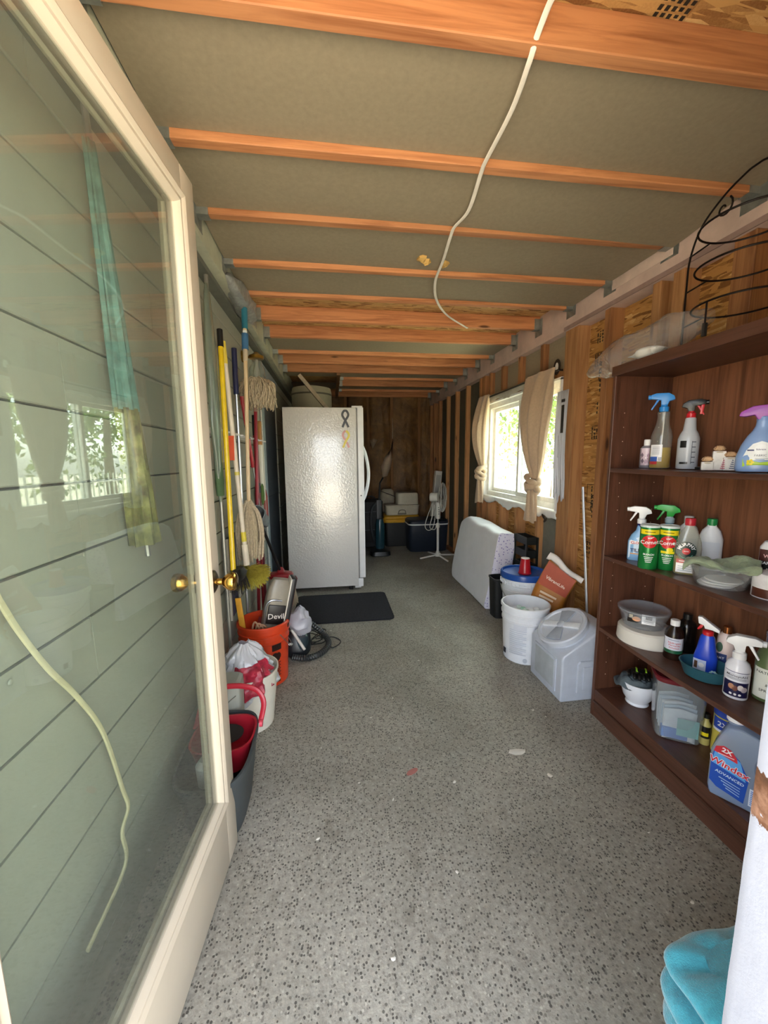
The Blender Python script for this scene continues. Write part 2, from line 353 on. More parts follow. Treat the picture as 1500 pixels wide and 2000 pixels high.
for y0, y1 in ((2.61, 2.86), (4.2, 4.58), (4.62, 4.98), (5.02, 5.38), (5.42, 5.78)): G().box(XS+.05, XS+.065, y0, y1, .04, .86 if y0 < 4 else 2.155).build('insulation_board', plain('77766A', .8) if y0 < 4 else plain('4E4A3C', .85), wr)
g = G(); zt = lambda y: ZJ-.002+(.03*noise.noise(Vector((y*2.1, 3, 0))))
hb = G().box(1.605, XO, .33, YB, 2.155, ZD).build('header_beam', plain('CDB3A6', .7, var=.09, scale=7, bump=.2, bscale=40), wr, bevel=.003)
G().box(1.600, 1.607, .33, 2.6, 2.155, 2.178).build('header_edge_strip', plain('9A8078', .7), wr)
G().box(1.602, 1.605, 1.75, 2.15, 2.235, 2.30).build('header_patch', plain('D8C0B2', .7), wr, bevel=.001)
# printed stamps on the strand board between the studs
st = []
for k, z in enumerate((2.06, 1.92, 1.76, 1.62, 1.46, 1.34, 1.20, 1.06, .95, .83, .70)):
    y0 = 2.25 if k % 2 else 2.24; g = G(); X0 = XO-.0012; hh = rnd.uniform(.035, .06)
    for i in range(rnd.randint(4, 7)):
        yy = y0+.024*i+rnd.uniform(0, .006)
        n = rnd.randint(2, 5)
        for q in range(n):
            za = z-hh+2*hh*q/n; zb = za+2*hh/n*rnd.uniform(.4, .85)
            g.box(X0-.0005, X0, yy, yy+rnd.uniform(.007, .012), za, zb)
    if k % 3 == 1:
        g.box(X0-.0005, X0, y0-.012, y0-.008, z-hh, z+hh).box(X0-.0005, X0, y0+.15, y0+.154, z-hh, z+hh).box(X0-.0005, X0, y0-.012, y0+.154, z-hh-.003, z-hh).box(X0-.0005, X0, y0-.012, y0+.154, z+hh, z+hh+.003)
    g.build('panel_stamp', INK, wr, smooth=0)
def wall_text(s, size, y, z, tilt): text(s, size, INK, wr, 0, 0, None, 0, tilt=tilt, bold=.02, m=Matrix.Translation((XO-.002, y, z)) @ Matrix.Rotation(-PI/2, 4, 'Z'), name='stamp_lettering')
wall_text('CPA', .075, 2.33, 1.84, PI/2); wall_text('CPA', .07, 2.33, 1.00, PI/2)
# ---- back wall: kraft faced batts between studs
wb = struct(G().box(-.7, XO+.05, YB, YB+.06, 0, ZD).build('wall_back', plain('5C4426', .8)), 'back wall of paper faced insulation between studs')
KP = bark_paper()
for i, (x0, x1) in enumerate(((-.55, -.2), (-.16, .22), (.26, .58), (.62, .97), (1.0, 1.42), (1.46, 1.68))):
    g = G(); g.grid(lambda u, v, a=x0, b=x1, s=i: Vector((lerp(a, b, u), YB-.045-.035*math.sin(PI*u)**.6-.02*noise.noise(Vector((u*4+s*9, v*7, s)))-.012*noise.noise(Vector((u*11+s*3, v*22, s))), lerp(.02, 2.3, v))), 16, 60)
    g.build('insulation_batt', KP, wb)
for x in (-.18, .24, .60, .985, 1.44): G().box(x-.02, x+.02, YB-.06, YB, 0, 2.3).build('stud', wood('8A6038', '5E3C1E', 2), wb, bevel=.002, segs=1)
TORN = plain('C9B49A', .7, bump=.3, bscale=30)
def torn(pts, loc, y): 
    g = G(); n = len(pts); c = (sum(p[0] for p in pts)/n, sum(p[1] for p in pts)/n)
    vs = [Vector((a, y-.02*rnd.random(), b)) for a, b in pts]+[Vector((c[0], y-.05, c[1]))]
    g.add(vs, [(i, (i+1) % n, n) for i in range(n)]); g.build('torn_paper_flap', TORN, wb, solid=.002)
torn([(.985, 1.30), (.998, 1.62), (.96, 1.45), (.86, 1.33), (.80, 1.18), (.82, 1.0), (.90, 1.02), (.95, 1.15)], None, YB-.09)
torn([(.62, 1.60), (.68, 1.63), (.74, 1.60), (.66, 1.46)], None, YB-.09)
torn([(.985, 1.62), (1.0, 1.62), (.995, 1.95), (.988, 1.95)], None, YB-.075)
# ---- front wall round the doorway, jamb and threshold
EXT = painted('C9C6BA', rough=.6)
wf = struct(G().box(-.74, -.46, .19, YF, 0, 2.5).box(.50, XO+.05, .19, YF, 0, 2.5).box(-.46, .50, .19, YF, 2.09, 2.5).build('wall_front', EXT), 'front wall round the open doorway')
JW = painted('979CAA', zband=(.905, .968), rough=.5, bump=.3)
g = G()
def jambf(u, v):
    z = 2.09*v; pk = .0; e = .0035*noise.noise(Vector((0, 3, z*14)))+.002*noise.noise(Vector((5, 3, z*50)))
    x, y = [(.50, YF+.0), (.457+e, YF+e), (.452+e, YF-.012+e*.5), (.452, .17), (.50, .17)][int(round(u*4))]
    return Vector((x, y, z))
g.grid(jambf, 5, 120); struct(g.build('trim_2', JW, smooth=30), 'white painted door jamb with a peeled brown band')
struct(G().box(-.46, -.43, .19, YF-.01, 0, 2.09).build('trim_3', painted('E6E6E6'), bevel=.003)); struct(G().box(-.43, .452, .19, YF-.01, 2.06, 2.09).build('trim_4', painted('E6E6E6'), bevel=.003))
# ---- ceiling: strand board deck, joists, hangers, boards between joists
ce = struct(G().box(-.75, 1.85, .19, YB+.1, ZD+.014, ZD+.06).build('ceiling', plain('8A7A66', .8)), 'roof deck with open joists')
for y0, y1 in ((.19, 2.6), (2.603, 4.9), (4.903, YB)):
    for x0, x1 in ((-.7, .885), (.888, 1.8)): G().box(x0, x1, y0, y1, ZD, ZD+.014).build('strand_board_sheet', OSBX, ce)
JY = [.60, .995, 1.382, 1.752, 2.150, 2.515, 2.925, 3.315, 3.79, 4.16, 4.555, 4.93, 5.35, 5.75, 6.24]
jm = {}
for i, y in enumerate(JY):
    x0 = .125 if i in (11, 12, 13) else -.503
    if x0 not in jm: jm[x0] = G().box(x0, 1.603, 0, .038, ZJ, ZD).build('joist', JOIST, ce, (0, y, 0), bevel=.0025, segs=1)
    else: share(jm[x0], 'joist', (0, y, 0), ce)
def hanger():
    g = G(); g.box(-.003, 0, -.03, .068, -.045, .075).box(0, .045, -.0025, 0, -.002, .075).box(0, .045, .038, .0405, -.002, .075).box(0, .045, -.0025, .0405, -.0045, -.002)
    return g
hg = None
for i, y in enumerate(JY):
    for x, rz in ((-.503 if i not in (11, 12, 13) else .125, 0), (1.603, PI)):
        loc = (x, y if rz == 0 else y+.038, ZJ)
        if hg is None: hg = hanger().build('joist_hanger', METAL, ce, loc)
        else: share(hg, 'joist_hanger', loc, ce, (0, 0, rz))
G().box(.085, .125, 4.60, YB, 2.25, ZD).build('trimmer_joist', wood('8A6038', '5E3C1E', 1), ce)
def cpanel(i, j, za, zb, zc, zd):
    """board in the bay between joists i and j: heights at near left, near right, far left, far right"""
    y0, y1 = JY[i]+.040, JY[j]-.002; n = 14; g = G(); th = .018; vs = []
    def P(u, v, t):
        z = lerp(lerp(za, zb, u**2.2), lerp(zc, zd, u**2.2), v)+.004*noise.noise(Vector((u*3, v*2, i)))+t
        return Vector((lerp(-.50, 1.60, u), lerp(y0, y1, v), z))
    g.grid(lambda u, v: P(u, v, 0), n, 5); g.grid(lambda u, v: P(u, v, th), n, 5); g.build('ceiling_board', FOAMB, ce)
cpanel(1, 2, 2.300, 2.300, 2.295, 2.290); cpanel(2, 3, 2.295, 2.300, 2.292, 2.264); cpanel(3, 4, 2.295, 2.290, 2.292, 2.288); cpanel(4, 5, 2.295, 2.290, 2.292, 2.285)
cpanel(7, 8, 2.30, 2.30, 2.30, 2.30); cpanel(10, 11, 2.30, 2.30, 2.30, 2.30); cpanel(12, 13, 2.30, 2.30, 2.30, 2.30)
for x, y in ((.47, 2.03), (.50, 2.05), (.60, 2.07)):
    g = G(); g.lathe([(.025, 0), (.022, -.012), (.01, -.02), (0, -.022)], 8); g.v = [(a*rnd.uniform(.6, 1.4), b*rnd.uniform(.6, 1.4), c*rnd.uniform(.7, 1.3)) for a, b, c in g.v]; g.build('foam_blob', plain('D0A860', .8), ce, (x, y, 2.293))
for (x, y, z0) in ((1.0, .93, ZD),):
    g = G()
    for i in range(5):
        for q in range(7): g.box(.018*i, .018*i+.010, .016*q, .016*q+rnd.uniform(.006, .012), -.0012, -.0006)
    g.build('deck_stamp', INK, ce, (x-.20, y-.04, z0), smooth=0)
# grey torn insulation lump on the ledger
g = G(); 
def lump(u, v):
    a = 2*PI*u; y = lerp(2.17, 2.86, v); r = (.055*math.sin(PI*min(1, max(.0, v)))**.5+.001)*(1+.5*noise.noise(Vector((math.cos(a)*2, math.sin(a)*2, y*9))))
    return Vector((-.50+r*math.cos(a), y, 2.225+1.1*r*math.sin(a)))
g.grid(lump, 18, 30, wrap=True); tag(g.build('pipe_insulation', plain('9B9D99', .35, .1, var=.2, scale=30, bump=.6, bscale=25), smooth=60), 'crumpled silvery grey insulation wrap stuffed along the ledger', 'insulation')
# ================================================================== glazed door
GLASS = clear('F4F8F5', .03, .008, 'C0C8C0', 1.05)
ang = math.atan2(.8907, .066); W = .893
dr = bpy.data.objects.new('door_1', None); COL.objects.link(dr); dr.location = (-.42, .327, .012); dr.rotation_euler = (0, 0, ang); struct(dr, 'open cream painted glazed door with brass knobs')
# local x along the door, local -y towards the room, thickness behind
def dpart(name, x0, x1, z0, z1, y0=0, y1=.042, mat=CREAM, bev=.003): return G().box(x0, x1, y0, y1, z0, z1).build(name, mat, dr, bevel=bev)
gx0, gx1, gz0, gz1, MW = .122, .778, .257, 1.922, .038
dpart('stile', 0, gx0-MW, 0, 2.033); dpart('stile', gx1+MW, W, 0, 2.033)
dpart('rail', gx0-MW, gx1+MW, 0, gz0-MW); dpart('rail', gx0-MW, gx1+MW, gz1+MW, 2.033)
def mould(yb, s):
    g = G(); prof = [(0, .0), (.0, .008), (.008, .012), (.016, .009), (.019, .006), (.028, .007), (.034, .002), (MW, -.006), (MW, -.014)]
    n = len(prof); cor = [(gx0, gz0, 1, 1), (gx1, gz0, -1, 1), (gx1, gz1, -1, -1), (gx0, gz1, 1, -1)]; vs = []
    for cx, cz, dx, dz in cor:
        for q, h in prof: vs.append(Vector((cx-dx*(MW-q), yb-s*h, cz-dz*(MW-q))))
    fs = [(c*n+i, c*n+i+1, ((c+1) % 4)*n+i+1, ((c+1) % 4)*n+i) for c in range(4) for i in range(n-1)]
    g.add(vs, fs); return g.build('glazing_moulding', CREAM, dr, smooth=25)
mould(0, 1); mould(.042, -1)
G().box(gx0-.02, gx1+.02, .0095, .0125, gz0-.02, gz1+.02).build('pane', GLASS, dr, smooth=0)
BRASS = plain('C9A050', .15, 1, var=.05); BRONZE = plain('5C4A34', .35, .9)
for s in (1, -1):
    b = 0 if s == 1 else .042; M4 = Matrix.Translation((.835, b, .935)) @ Matrix.Rotation(PI/2*s, 4, 'X')
    k = G().lathe([(.034, 0), (.034, .004), (.026, .009), (.012, .012)], 28, m=M4).build('knob_rose', BRONZE, dr)
    G().lathe([(.010, .010), (.010, .030), (.016, .034), (.025, .046), (.028, .058), (.026, .066), (.018, .070), (0, .071)], 28, m=M4).build('door_knob', BRASS, dr)
G().box(W, W+.002, .012, .032, .90, .97).build('latch_plate', BRASS, dr)
for z in (.25, 1.05, 1.85): G().tube([(-.004, .0, z-.045), (-.004, .0, z+.045)], .006, 10).build('hinge', BRASS, dr)
# ================================================================== behind the door
cb = smoothpts([(-.577, .83, 2.16), (-.577, .81, 1.85), (-.575, .79, 1.55), (-.575, .74, 1.33), (-.575, .714, 1.125), (-.572, .731, 1.037), (-.570, .796, .904), (-.570, .871, .789), (-.570, .943, .648), (-.567, .989, .451), (-.565, 1.001, .385), (-.567, .967, .345), (-.567, .963, .249), (-.567, .80, .225)], 6)
tag(G().tube(cb, .0065, 8, flat=.6).build('hanging_cable', plain('DCD4AC', .5)), 'cream flat cable hanging down the siding behind the glazed door', 'cable')
um = thing('folded_umbrella', 'folded teal umbrella hung on the siding behind the glazed door', 'umbrella', (-.555, 1.12, 0))
TEAL = plain('6E9890', .7, var=.2, scale=30); prof = [(0, 2.06), (.02, 2.05), (.026, 1.9), (.034, 1.6), (.040, 1.45), (.044, 1.42)]
def folds(z0, z1, r0, r1, tilt):
    def f(u, v):
        a = 2*PI*u; z = lerp(z0, z1, v); r = lerp(r0, r1, v)*(1+.22*math.cos(6*a+v*3)); return Vector((r*.7*math.cos(a), tilt*(2.06-z)+r*math.sin(a), z))
    return f
G().grid(folds(2.06, 1.44, .016, .034, .09), 36, 24, wrap=True).build('canopy', TEAL, um)
G().grid(folds(1.445, 1.06, .034, .046, .09), 36, 18, wrap=True).build('patterned_canopy_hem', plain('86864E', .8, var=.4, scale=22), um)
G().tube([(0, -.005, 2.14), (0, .10, 1.02)], .008).build('shaft', plain('9A9C9C', .4, .8), um)
pt = thing('umbrella_in_plastic', 'long pole wrapped in pale green clear plastic sleeve beside the yellow pole', 'umbrella', (-.545, 1.98, 0))
G().grid(lambda u, v: Vector((.022*(.3+.7*math.sin(PI*v)**.5)*math.cos(2*PI*u), .005*math.sin(v*5)+lerp(.012, .058, math.sin(PI*v)**.6)*math.sin(2*PI*u)*(1+.12*noise.noise(Vector((u*5, v*8, 2)))), lerp(1.10, 2.10, v))), 30, 26, wrap=True).build('plastic_sleeve', clear('DCE6DC', .38, .15, 'A9B7A6', .9), pt)
G().tube([(0, 0, .02), (0, 0, 2.14)], .009).build('pole', plain('8E8E88', .4, .7), pt)
G().lathe([(.028, 1.13), (.034, 1.2), (.028, 1.35), (.01, 1.5)], 14, sx=.6).build('green_fabric', plain('4F6B48', .8), pt)
# ================================================================== window in the right wall
wn = bpy.data.objects.new('window_1', None); COL.objects.link(wn); wn.location = (0, 0, 0); struct(wn, 'white vinyl sliding window')
VIN = plain('F1F1EC', .35); fx0, fx1 = 1.665, 1.745
y0, y1, z0, z1 = WY0+.01, WY1-.01, WZ0+.01, WZ1-.01
for a in ((y0, y1, z0, z0+.045), (y0, y1, z1-.045, z1), (y0, y0+.045, z0+.045, z1-.045), (y1-.045, y1, z0+.045, z1-.045)): G().box(fx0, fx1, *a).build('window_frame', VIN, wn, bevel=.003)
ym = (y0+y1)/2+.02
def sash(ya, yb, x):
    s = G()
    for a in ((ya, yb, z0+.045, z0+.08), (ya, yb, z1-.08, z1-.045), (ya, ya+.035, z0+.08, z1-.08), (yb-.035, yb, z0+.08, z1-.08)): s.box(x, x+.03, *a)
    o = s.build('sash', VIN, wn, bevel=.002); G().box(x+.013, x+.017, ya+.03, yb-.03, z0+.075, z1-.075).build('pane', clear('EAF3EE', .02, .01), o, smooth=0)
sash(y0+.045, ym+.02, 1.675); sash(ym-.02, y1-.045, 1.71)
# torn white wrap round the opening
WRAP = plain('EDEDEA', .5, var=.04, bump=.3, bscale=20); WRAPT = clear('E6E8EE', .75, .3, 'E8EAF2', .3)
def ragged(ya, yb, ztop, zbot, x, name, rag=.03, mat=WRAP):
    g = G(); g.grid(lambda u, v: Vector((x-.008*math.sin(v*4)+.006*noise.noise(Vector((u*20, v*3, 1))), lerp(ya, yb, u), lerp(ztop, zbot+rag*noise.noise(Vector((u*6, 2, 5)))+rag*.5*noise.noise(Vector((u*19, 2, 5))), v))), 60, 6)
    return g.build(name, mat, wn, solid=.002)
ragged(WY0-.03, WY1, WZ0+.012, WZ0-.055, XS-.003, 'torn_wrap_strip', .04)
G().box(XS-.002, 1.667, WY0, WY1, WZ0-.01, WZ0+.012).build('sill_board', WRAP, wn, bevel=.003)
G().box(XS+.0, 1.667, WY0, WY0+.012, WZ0, WZ1).build('side_return', WRAP, wn); G().box(XS, 1.667, WY1-.012, WY1, WZ0, WZ1).build('side_return', WRAP, wn); G().box(XS+.0, 1.667, WY0, WY1, WZ1-.012, WZ1+.005).build('head_return', WRAP, wn)
ragged(WY0+.1, WY1, WZ1+.07, WZ1-.0, XS-.004, 'torn_wrap_strip', .02, plain('B9B4A6', .6))
ragged(WY0-.115, WY0+.02, WZ1-.10, WZ0+.11, XS-.012, 'hanging_wrap_flap', .05, WRAPT)
G().box(XS-.023, XS-.021, WY0-.085, WY0-.055, 1.47, 1.66).build('printed_bar', BLACK, wn); G().box(XS-.023, XS-.021, WY0-.09, WY0-.05, 1.68, 1.70).build('printed_bar', BLACK, wn)
blob(INK, wn, ell(0, 0, .045, .055, 16), m=Matrix.Translation((XS-.02, WY0+.03, WZ1+.075)) @ Matrix.Rotation(-PI/2, 4, 'Z'), name='printed_mark')
blob(WRAP, wn, ell(0, 0, .02, .03, 16), m=Matrix.Translation((XS-.022, WY0+.03, WZ1+.075)) @ Matrix.Rotation(-PI/2, 4, 'Z'), name='printed_mark')
for q, (yy, zz) in enumerate(((WY0+.13, WZ0-.05), (WY0+.10, WZ0-.075))): blob(INK, wn, ell(0, 0, .03, .012, 12), m=Matrix.Translation((XS-.012, yy, zz)) @ Matrix.Rotation(-PI/2, 4, 'Z') @ Matrix.Rotation(.6*(1-2*q), 4, 'Y'), name='printed_mark')
rod = tag(G().tube([(1.585, 2.60, 1.905), (1.585, 4.12, 1.905)], .007).tube([(1.585, 2.62, 1.905), (1.62, 2.62, 1.905)], .006).tube([(1.585, 4.08, 1.905), (1.62, 4.08, 1.905)], .006).build('curtain_rod', plain('2B241F', .5, .5)), 'thin dark curtain rod above the window', 'curtain rod')
CURT = plain('C3A88A', .85, var=.05, scale=60, sheen=.3, bump=.15, bscale=300)
def curtain(yc, w_top, zk, zb, label, seed):
    t = thing('tied_curtain', label, 'curtain', (1.575, yc, 0), 0, 'curtains at the window'); zt = 1.93
    def top(u, v):
        z = lerp(zt, zk, v); k = math.cos(v*PI/2)**.75 if v < 1 else 0; wd = lerp(.045, w_top, max(0, k)); bl = .03*math.sin(PI*v)
        a = 2*PI*u; fold = 1+.34*math.cos(7*a+seed+v*2)+.14*math.sin(13*a)
        d = lerp(.040, .020, abs(1-2*v)**3)+bl*.6
        return Vector((-bl+d*math.sin(a)*fold, wd*math.cos(a)*(.97+.06*noise.noise(Vector((a, v*3, seed)))), z))
    G().grid(top, 56, 26, wrap=True).build('upper_drape', CURT, t, smooth=80)
    for q in range(4):
        pts = []
        for i in range(25):
            a = 2*PI*i/24; pts.append((.040*math.cos(a)-.018, .052*math.sin(a), zk-.01-.026*q+.028*math.sin(a+q*1.4+seed)))
        G().tube(pts[:-1], [.022+.005*math.sin(i*.9+q) for i in range(24)], 10, closed=True).build('knot_fold', CURT, t, smooth=80)
    def tail(u, v):
        a = 2*PI*u; z = lerp(zk-.06, zb+.03*noise.noise(Vector((math.cos(a), math.sin(a), seed))), v); wd = lerp(.03, .072, v**.7)
        fold = 1+.22*math.cos(5*a+seed+v*1.5)
        return Vector((-.018+.030*math.sin(a)*fold, wd*math.cos(a)*fold+.02*v, z))
    G().grid(tail, 44, 16, wrap=True).build('hanging_tail', CURT, t, smooth=80)
curtain(2.85, .215, 1.14, .80, 'tan curtain knotted low, hung across the middle of the window', 0)
curtain(3.93, .135, 1.20, .83, 'tan curtain knotted low at the window side toward the back wall', 2.2)
# ================================================================== outside: patio, yard, trees, fence
GR = plain('C9BFA8', .9, var=.12, scale=3, bump=.2)
g = G().box(-30, 30, -30, .19, -.15, -.005).box(1.85, 30, .19, 40, -.15, -.005).build('ground_outside', GR); struct(g, 'sunlit pale ground outside')
LEAF = plain('6E8A3A', .7, var=.35, scale=4); LEAF2 = plain('8FA548', .7, var=.35, scale=4); BARK = plain('6A5644', .9, var=.2)
def tree(x, y, h, r, mat, label, seed):
    R_ = random.Random(seed); t = thing('garden_tree', label, 'tree', (x, y, -.005), 0, 'trees beyond the window')
    G().tube(smoothpts([(0, 0, 0), (.06, .03, h*.35), (0, .05, h*.75)], 4), [lerp(.13, .05, i/8) for i in range(9)], 10).build('trunk', BARK, t)
    cl = [(R_.gauss(0, r*.45), R_.gauss(0, r*.45), h*.72+R_.gauss(0, r*.4), R_.uniform(.35, .6)*r) for _ in range(14)]; g = G()
    for i in range(2600):
        cx, cy, cz, cr = R_.choice(cl); d = Vector((R_.gauss(0, 1), R_.gauss(0, 1), R_.gauss(0, 1))).normalized()*cr*R_.uniform(.7, 1.05); p = Vector((cx, cy, cz))+d
        a = Vector((R_.gauss(0, 1), R_.gauss(0, 1), R_.gauss(0, 1))).normalized(); b = a.cross(Vector((R_.gauss(0, 1), R_.gauss(0, 1), 1))).normalized(); s_ = R_.uniform(.05, .10)
        g.add([p-a*s_, p+b*s_*.5, p+a*s_, p-b*s_*.5], [(0, 1, 2, 3)])
    g.build('foliage', mat, t, smooth=0)
tree(5.2, 8.5, 3.6, 1.5, LEAF, 'leafy tree with dark green foliage seen through the window', 1)
tree(6.8, 12.5, 4.2, 1.9, LEAF2, 'broad yellow green tree seen through the window', 2)
tree(5.6, 5.0, 3.4, 1.3, LEAF2, 'yellow green tree standing nearest the picket fence outside', 3)
tree(11.5, 21.0, 5.0, 2.3, LEAF, 'tall dark green tree far behind the others outside', 4)
fe = thing('picket_fence', 'white metal picket fence outside the window', 'fence', (4.1, 0, -.005)); FW = plain('DADAD2', .5)
for z in (.15, .95): G().box(-.015, .015, 2.2, 12, z, z+.04).build('rail', FW, fe)
pk = None
for i in range(80):
    if pk is None: pk = G().box(-.01, .01, -.01, .01, 0, 1.1).build('picket', FW, fe, (0, 2.25, 0))
    else: share(pk, 'picket', (0, 2.25+.122*i, 0), fe)
# ================================================================== bookcase
WAL = wood('5C3A2B', '3E2418', 2, .38, False, 1.6); WALY = wood('58392D', '40271C', 1, .35, False, 1.6); WALB = wood('7A4E36', '573322', 2, .45, False, 1.2)
SX0, SX1, SY0, SY1 = 1.28, 1.575, .735, 1.65
bc = thing('bookcase', 'tall dark walnut laminate bookcase with open shelves', 'bookcase', (0, 0, 0))
G().box(SX0, SX1, SY1, SY1+.018, 0, 1.70).build('side_panel', WAL, bc, bevel=.0015, segs=1); G().box(SX0, SX1, SY0-.018, SY0, 0, 1.70).build('side_panel', WAL, bc, bevel=.0015, segs=1)
G().box(SX1-.006, SX1, SY0, SY1, .0, 1.68).build('back_panel', WALB, bc)
G().box(SX0-.006, SX1, SY0-.022, SY1+.022, 1.662, 1.705).build('top_board', WALY, bc, bevel=.003)
ZS = {'A': .145, 'B': .475, 'C': .835, 'D': 1.25}
for k, z in ZS.items():
    sag = {'A': 0, 'B': .012, 'C': -.004, 'D': .004}[k]; n = 9; g = G()
    vs = []
    for i in range(n):
        u = i/(n-1); y = lerp(SY0, SY1, u); dz = -sag*math.sin(PI*u)
        vs += [(SX0+.002, y, z+dz-.019), (SX1-.006, y, z+dz-.019), (SX1-.006, y, z+dz), (SX0+.002, y, z+dz)]
    fs = [(i*4+q, i*4+(q+1) % 4, (i+1)*4+(q+1) % 4, (i+1)*4+q) for i in range(n-1) for q in range(4)]+[(0, 1, 2, 3), tuple((n-1)*4+q for q in (3, 2, 1, 0))]
    g.add(vs, fs).build('shelf_board', WALY, bc, bevel=.0015, segs=1)
kb = G().box(SX0+.004, SX0+.02, SY0, SY1, 0, .126).build('plinth', WALY, bc); G().box(SX0-.004, SX0+.004, SY0, SY1, .075, .086).build('plinth_moulding', WALY, kb, bevel=.003)
HOLE = plain('E0C8B0', .6); hd = None
for x in (1.335, 1.515):
    for i in range(21):
        z = .22+.064*i
        if any(abs(z-q) < .03 for q in ZS.values()) or i in (10,): continue
        if hd is None: hd = G().lathe([(.0022, 0), (.0022, .0006), (0, .0008)], 8).build('peg_hole', HOLE, bc, (x, SY1, z), (PI/2, 0, 0))
        else: share(hd, 'peg_hole', (x, SY1, z), bc, (PI/2, 0, 0))
# ================================================================== things on the shelves
C_ = lambda c, r=.35: plain(c, r, var=.02)
RED, YEL, GRN, BLU, NAV, WHT, BLK = C_('C8202A'), C_('F2DD22'), C_('157A34'), C_('2B50C8'), C_('1C2560'), C_('F1F1F1'), C_('141414')
def trigger(parent, z, head, lever, s=1.0, d=-1, collar=None):
    """trigger sprayer on a bottle neck at height z, nozzle towards local d*x"""
    M4 = Matrix.Translation((0, 0, z)) @ Matrix.Diagonal((-d*s if d < 0 else -s, s, s, 1)) if d < 0 else Matrix.Translation((0, 0, z)) @ Matrix.Diagonal((-s, s, s, 1))
    # shapes drawn with nozzle towards -x for d<0
    G().lathe([(.0165, 0), (.0165, .018), (.012, .021), (.010, .034)], 20, m=M4).build('collar', collar or head, parent)
    h = G().prism([(-.046, .052), (-.046, .068), (-.030, .074), (.012, .072), (.030, .060), (.034, .046), (.016, .040), (.011, .026), (-.011, .026), (-.012, .046), (-.030, .050)], -.0125, .0125, M4).build('sprayer_head', head, parent, bevel=.003)
    G().lathe([(.009, 0), (.009, .010), (.004, .011)], 12, m=M4 @ Matrix.Translation((-.045, 0, .060)) @ Matrix.Rotation(-PI/2, 4, 'Y')).build('nozzle', head, h)
    G().prism([(-.016, .048), (-.026, .048), (-.034, .030), (-.044, .012), (-.040, .008), (-.029, .026)], -.008, .008, M4).build('trigger_lever', lever, parent, bevel=.002)
def face(x, y): return -math.atan2(x, y)
def item(name, label, cat, x, y, z, turn=0, group=None): return thing(name, label, cat, (x, y, z+.001), face(x, y)+turn, group)
# ---- top inner shelf (D)
z = ZS['D']
t = item('lotion_bottle', 'small bottle with pink and grey geometric print and white cap', 'bottle', 1.42, 1.60, z)
G().lathe([(.024, 0), (.026, .004), (.026, .085), (.020, .095), (.013, .100)], 24).build('body', C_('8E8790'), t)
patch(C_('E3CFDA'), t, -.0255, .0255, .012, .088, .026, .026)
for i in range(9):
    cx, cz = rnd.uniform(-.018, .018), rnd.uniform(.022, .078); blob(C_(rnd.choice(('B99AB0', 'F1E6EC', '7E6C7C'))), t, [(cx, cz+.012), (cx+.006, cz), (cx, cz-.012), (cx-.006, cz)], .026, .026, name='printed_diamond')
G().lathe([(.0135, .098), (.0135, .125), (.011, .127)], 20).build('cap', WHT, t)
t = item('perfume_box', 'slim purple box behind the clear spray bottle', 'box', 1.48, 1.585, z); G().box(-.012, .012, -.012, .012, 0, .085).build('carton', C_('A38BB4'), t, bevel=.001); G().box(-.0122, .0122, -.0122, .0122, .06, .07).build('band', C_('6A4E80'), t)
CLP = clear('F8F8F4', .12, .05, 'E4E6E2'); 
t = item('spray_bottle', 'clear spray bottle half full of yellow liquid with a blue trigger', 'spray bottle', 1.40, 1.505, z)
pf = [(.036, 0), (.039, .006), (.039, .135), (.034, .155), (.024, .185), (.021, .215), (.024, .235), (.016, .240)]
G().lathe(pf, 28).build('body', CLP, t); G().lathe([(.034, .003), (.0365, .008), (.0365, .088), (0, .088)], 24).build('liquid', clear('E8C71E', .55, .1, 'E0BE20', .2), t)
G().tube([(0, 0, .01), (.004, 0, .24)], .0025, 6).build('dip_tube', WHT, t)
patch(C_('EDEDF0'), t, -.034, .006, .030, .100, .039, .039); patch(C_('3A64B8'), t, -.034, -.010, .030, .050, .039, .039, .0012); patch(C_('C03438'), t, -.034, -.010, .018, .030, .039, .039, .0012)
for i in range(7): patch(C_('8C8C96'), t, -.028, -.002, .060+.005*i, .0615+.005*i, .039, .039, .0012, 'printed_line')
for i in range(6): patch(BLK, t, -.006+.002*i, -.005+.002*i, .032, .048, .039, .039, .0012, 'barcode_bar', nx=2)
trigger(t, .238, C_('2E8AD8'), C_('2A7CCB'), 1.05, -1)
t = item('spray_bottle', 'hazy white graduated spray bottle with a red and black trigger', 'spray bottle', 1.43, 1.405, z)
G().lathe([(.034, 0), (.036, .005), (.036, .120), (.030, .140), (.022, .155), (.018, .200), (.014, .205)], 28).build('body', clear('DFE4EA', .72, .2, 'D6DCE4', .5), t)
G().lathe([(.032, .003), (.034, .006), (.034, .060), (0, .060)], 24).build('liquid', clear('AFC0D6', .5, .1, '8FA6C4', .2), t)
patch(BLK, t, -.026, -.006, .085, .112, .036, .036); patch(BLK, t, -.024, .002, .020, .028, .036, .036)
for i in range(5): patch(C_('333A48'), t, .012, .024, .025+.02*i, .028+.02*i, .036, .036, name='graduation_mark', nx=4); patch(C_('333A48'), t, .0115, .0130, .02, .11, .036, .036, .0008, 'graduation_line', nx=2)
trigger(t, .203, BLK, RED, .95, 1, RED); G().prism([(.030, .262), (.040, .25), (.036, .215), (.026, .215)], -.008, .008).build('head_shroud', RED, t, bevel=.002)
t = item('jar_lid', 'small black round lid lying flat beside the beach hut ornament', 'lid', 1.42, 1.325, z); G().lathe([(.024, 0), (.024, .008), (.020, .010), (0, .010)], 24).build('disc', BLK, t)
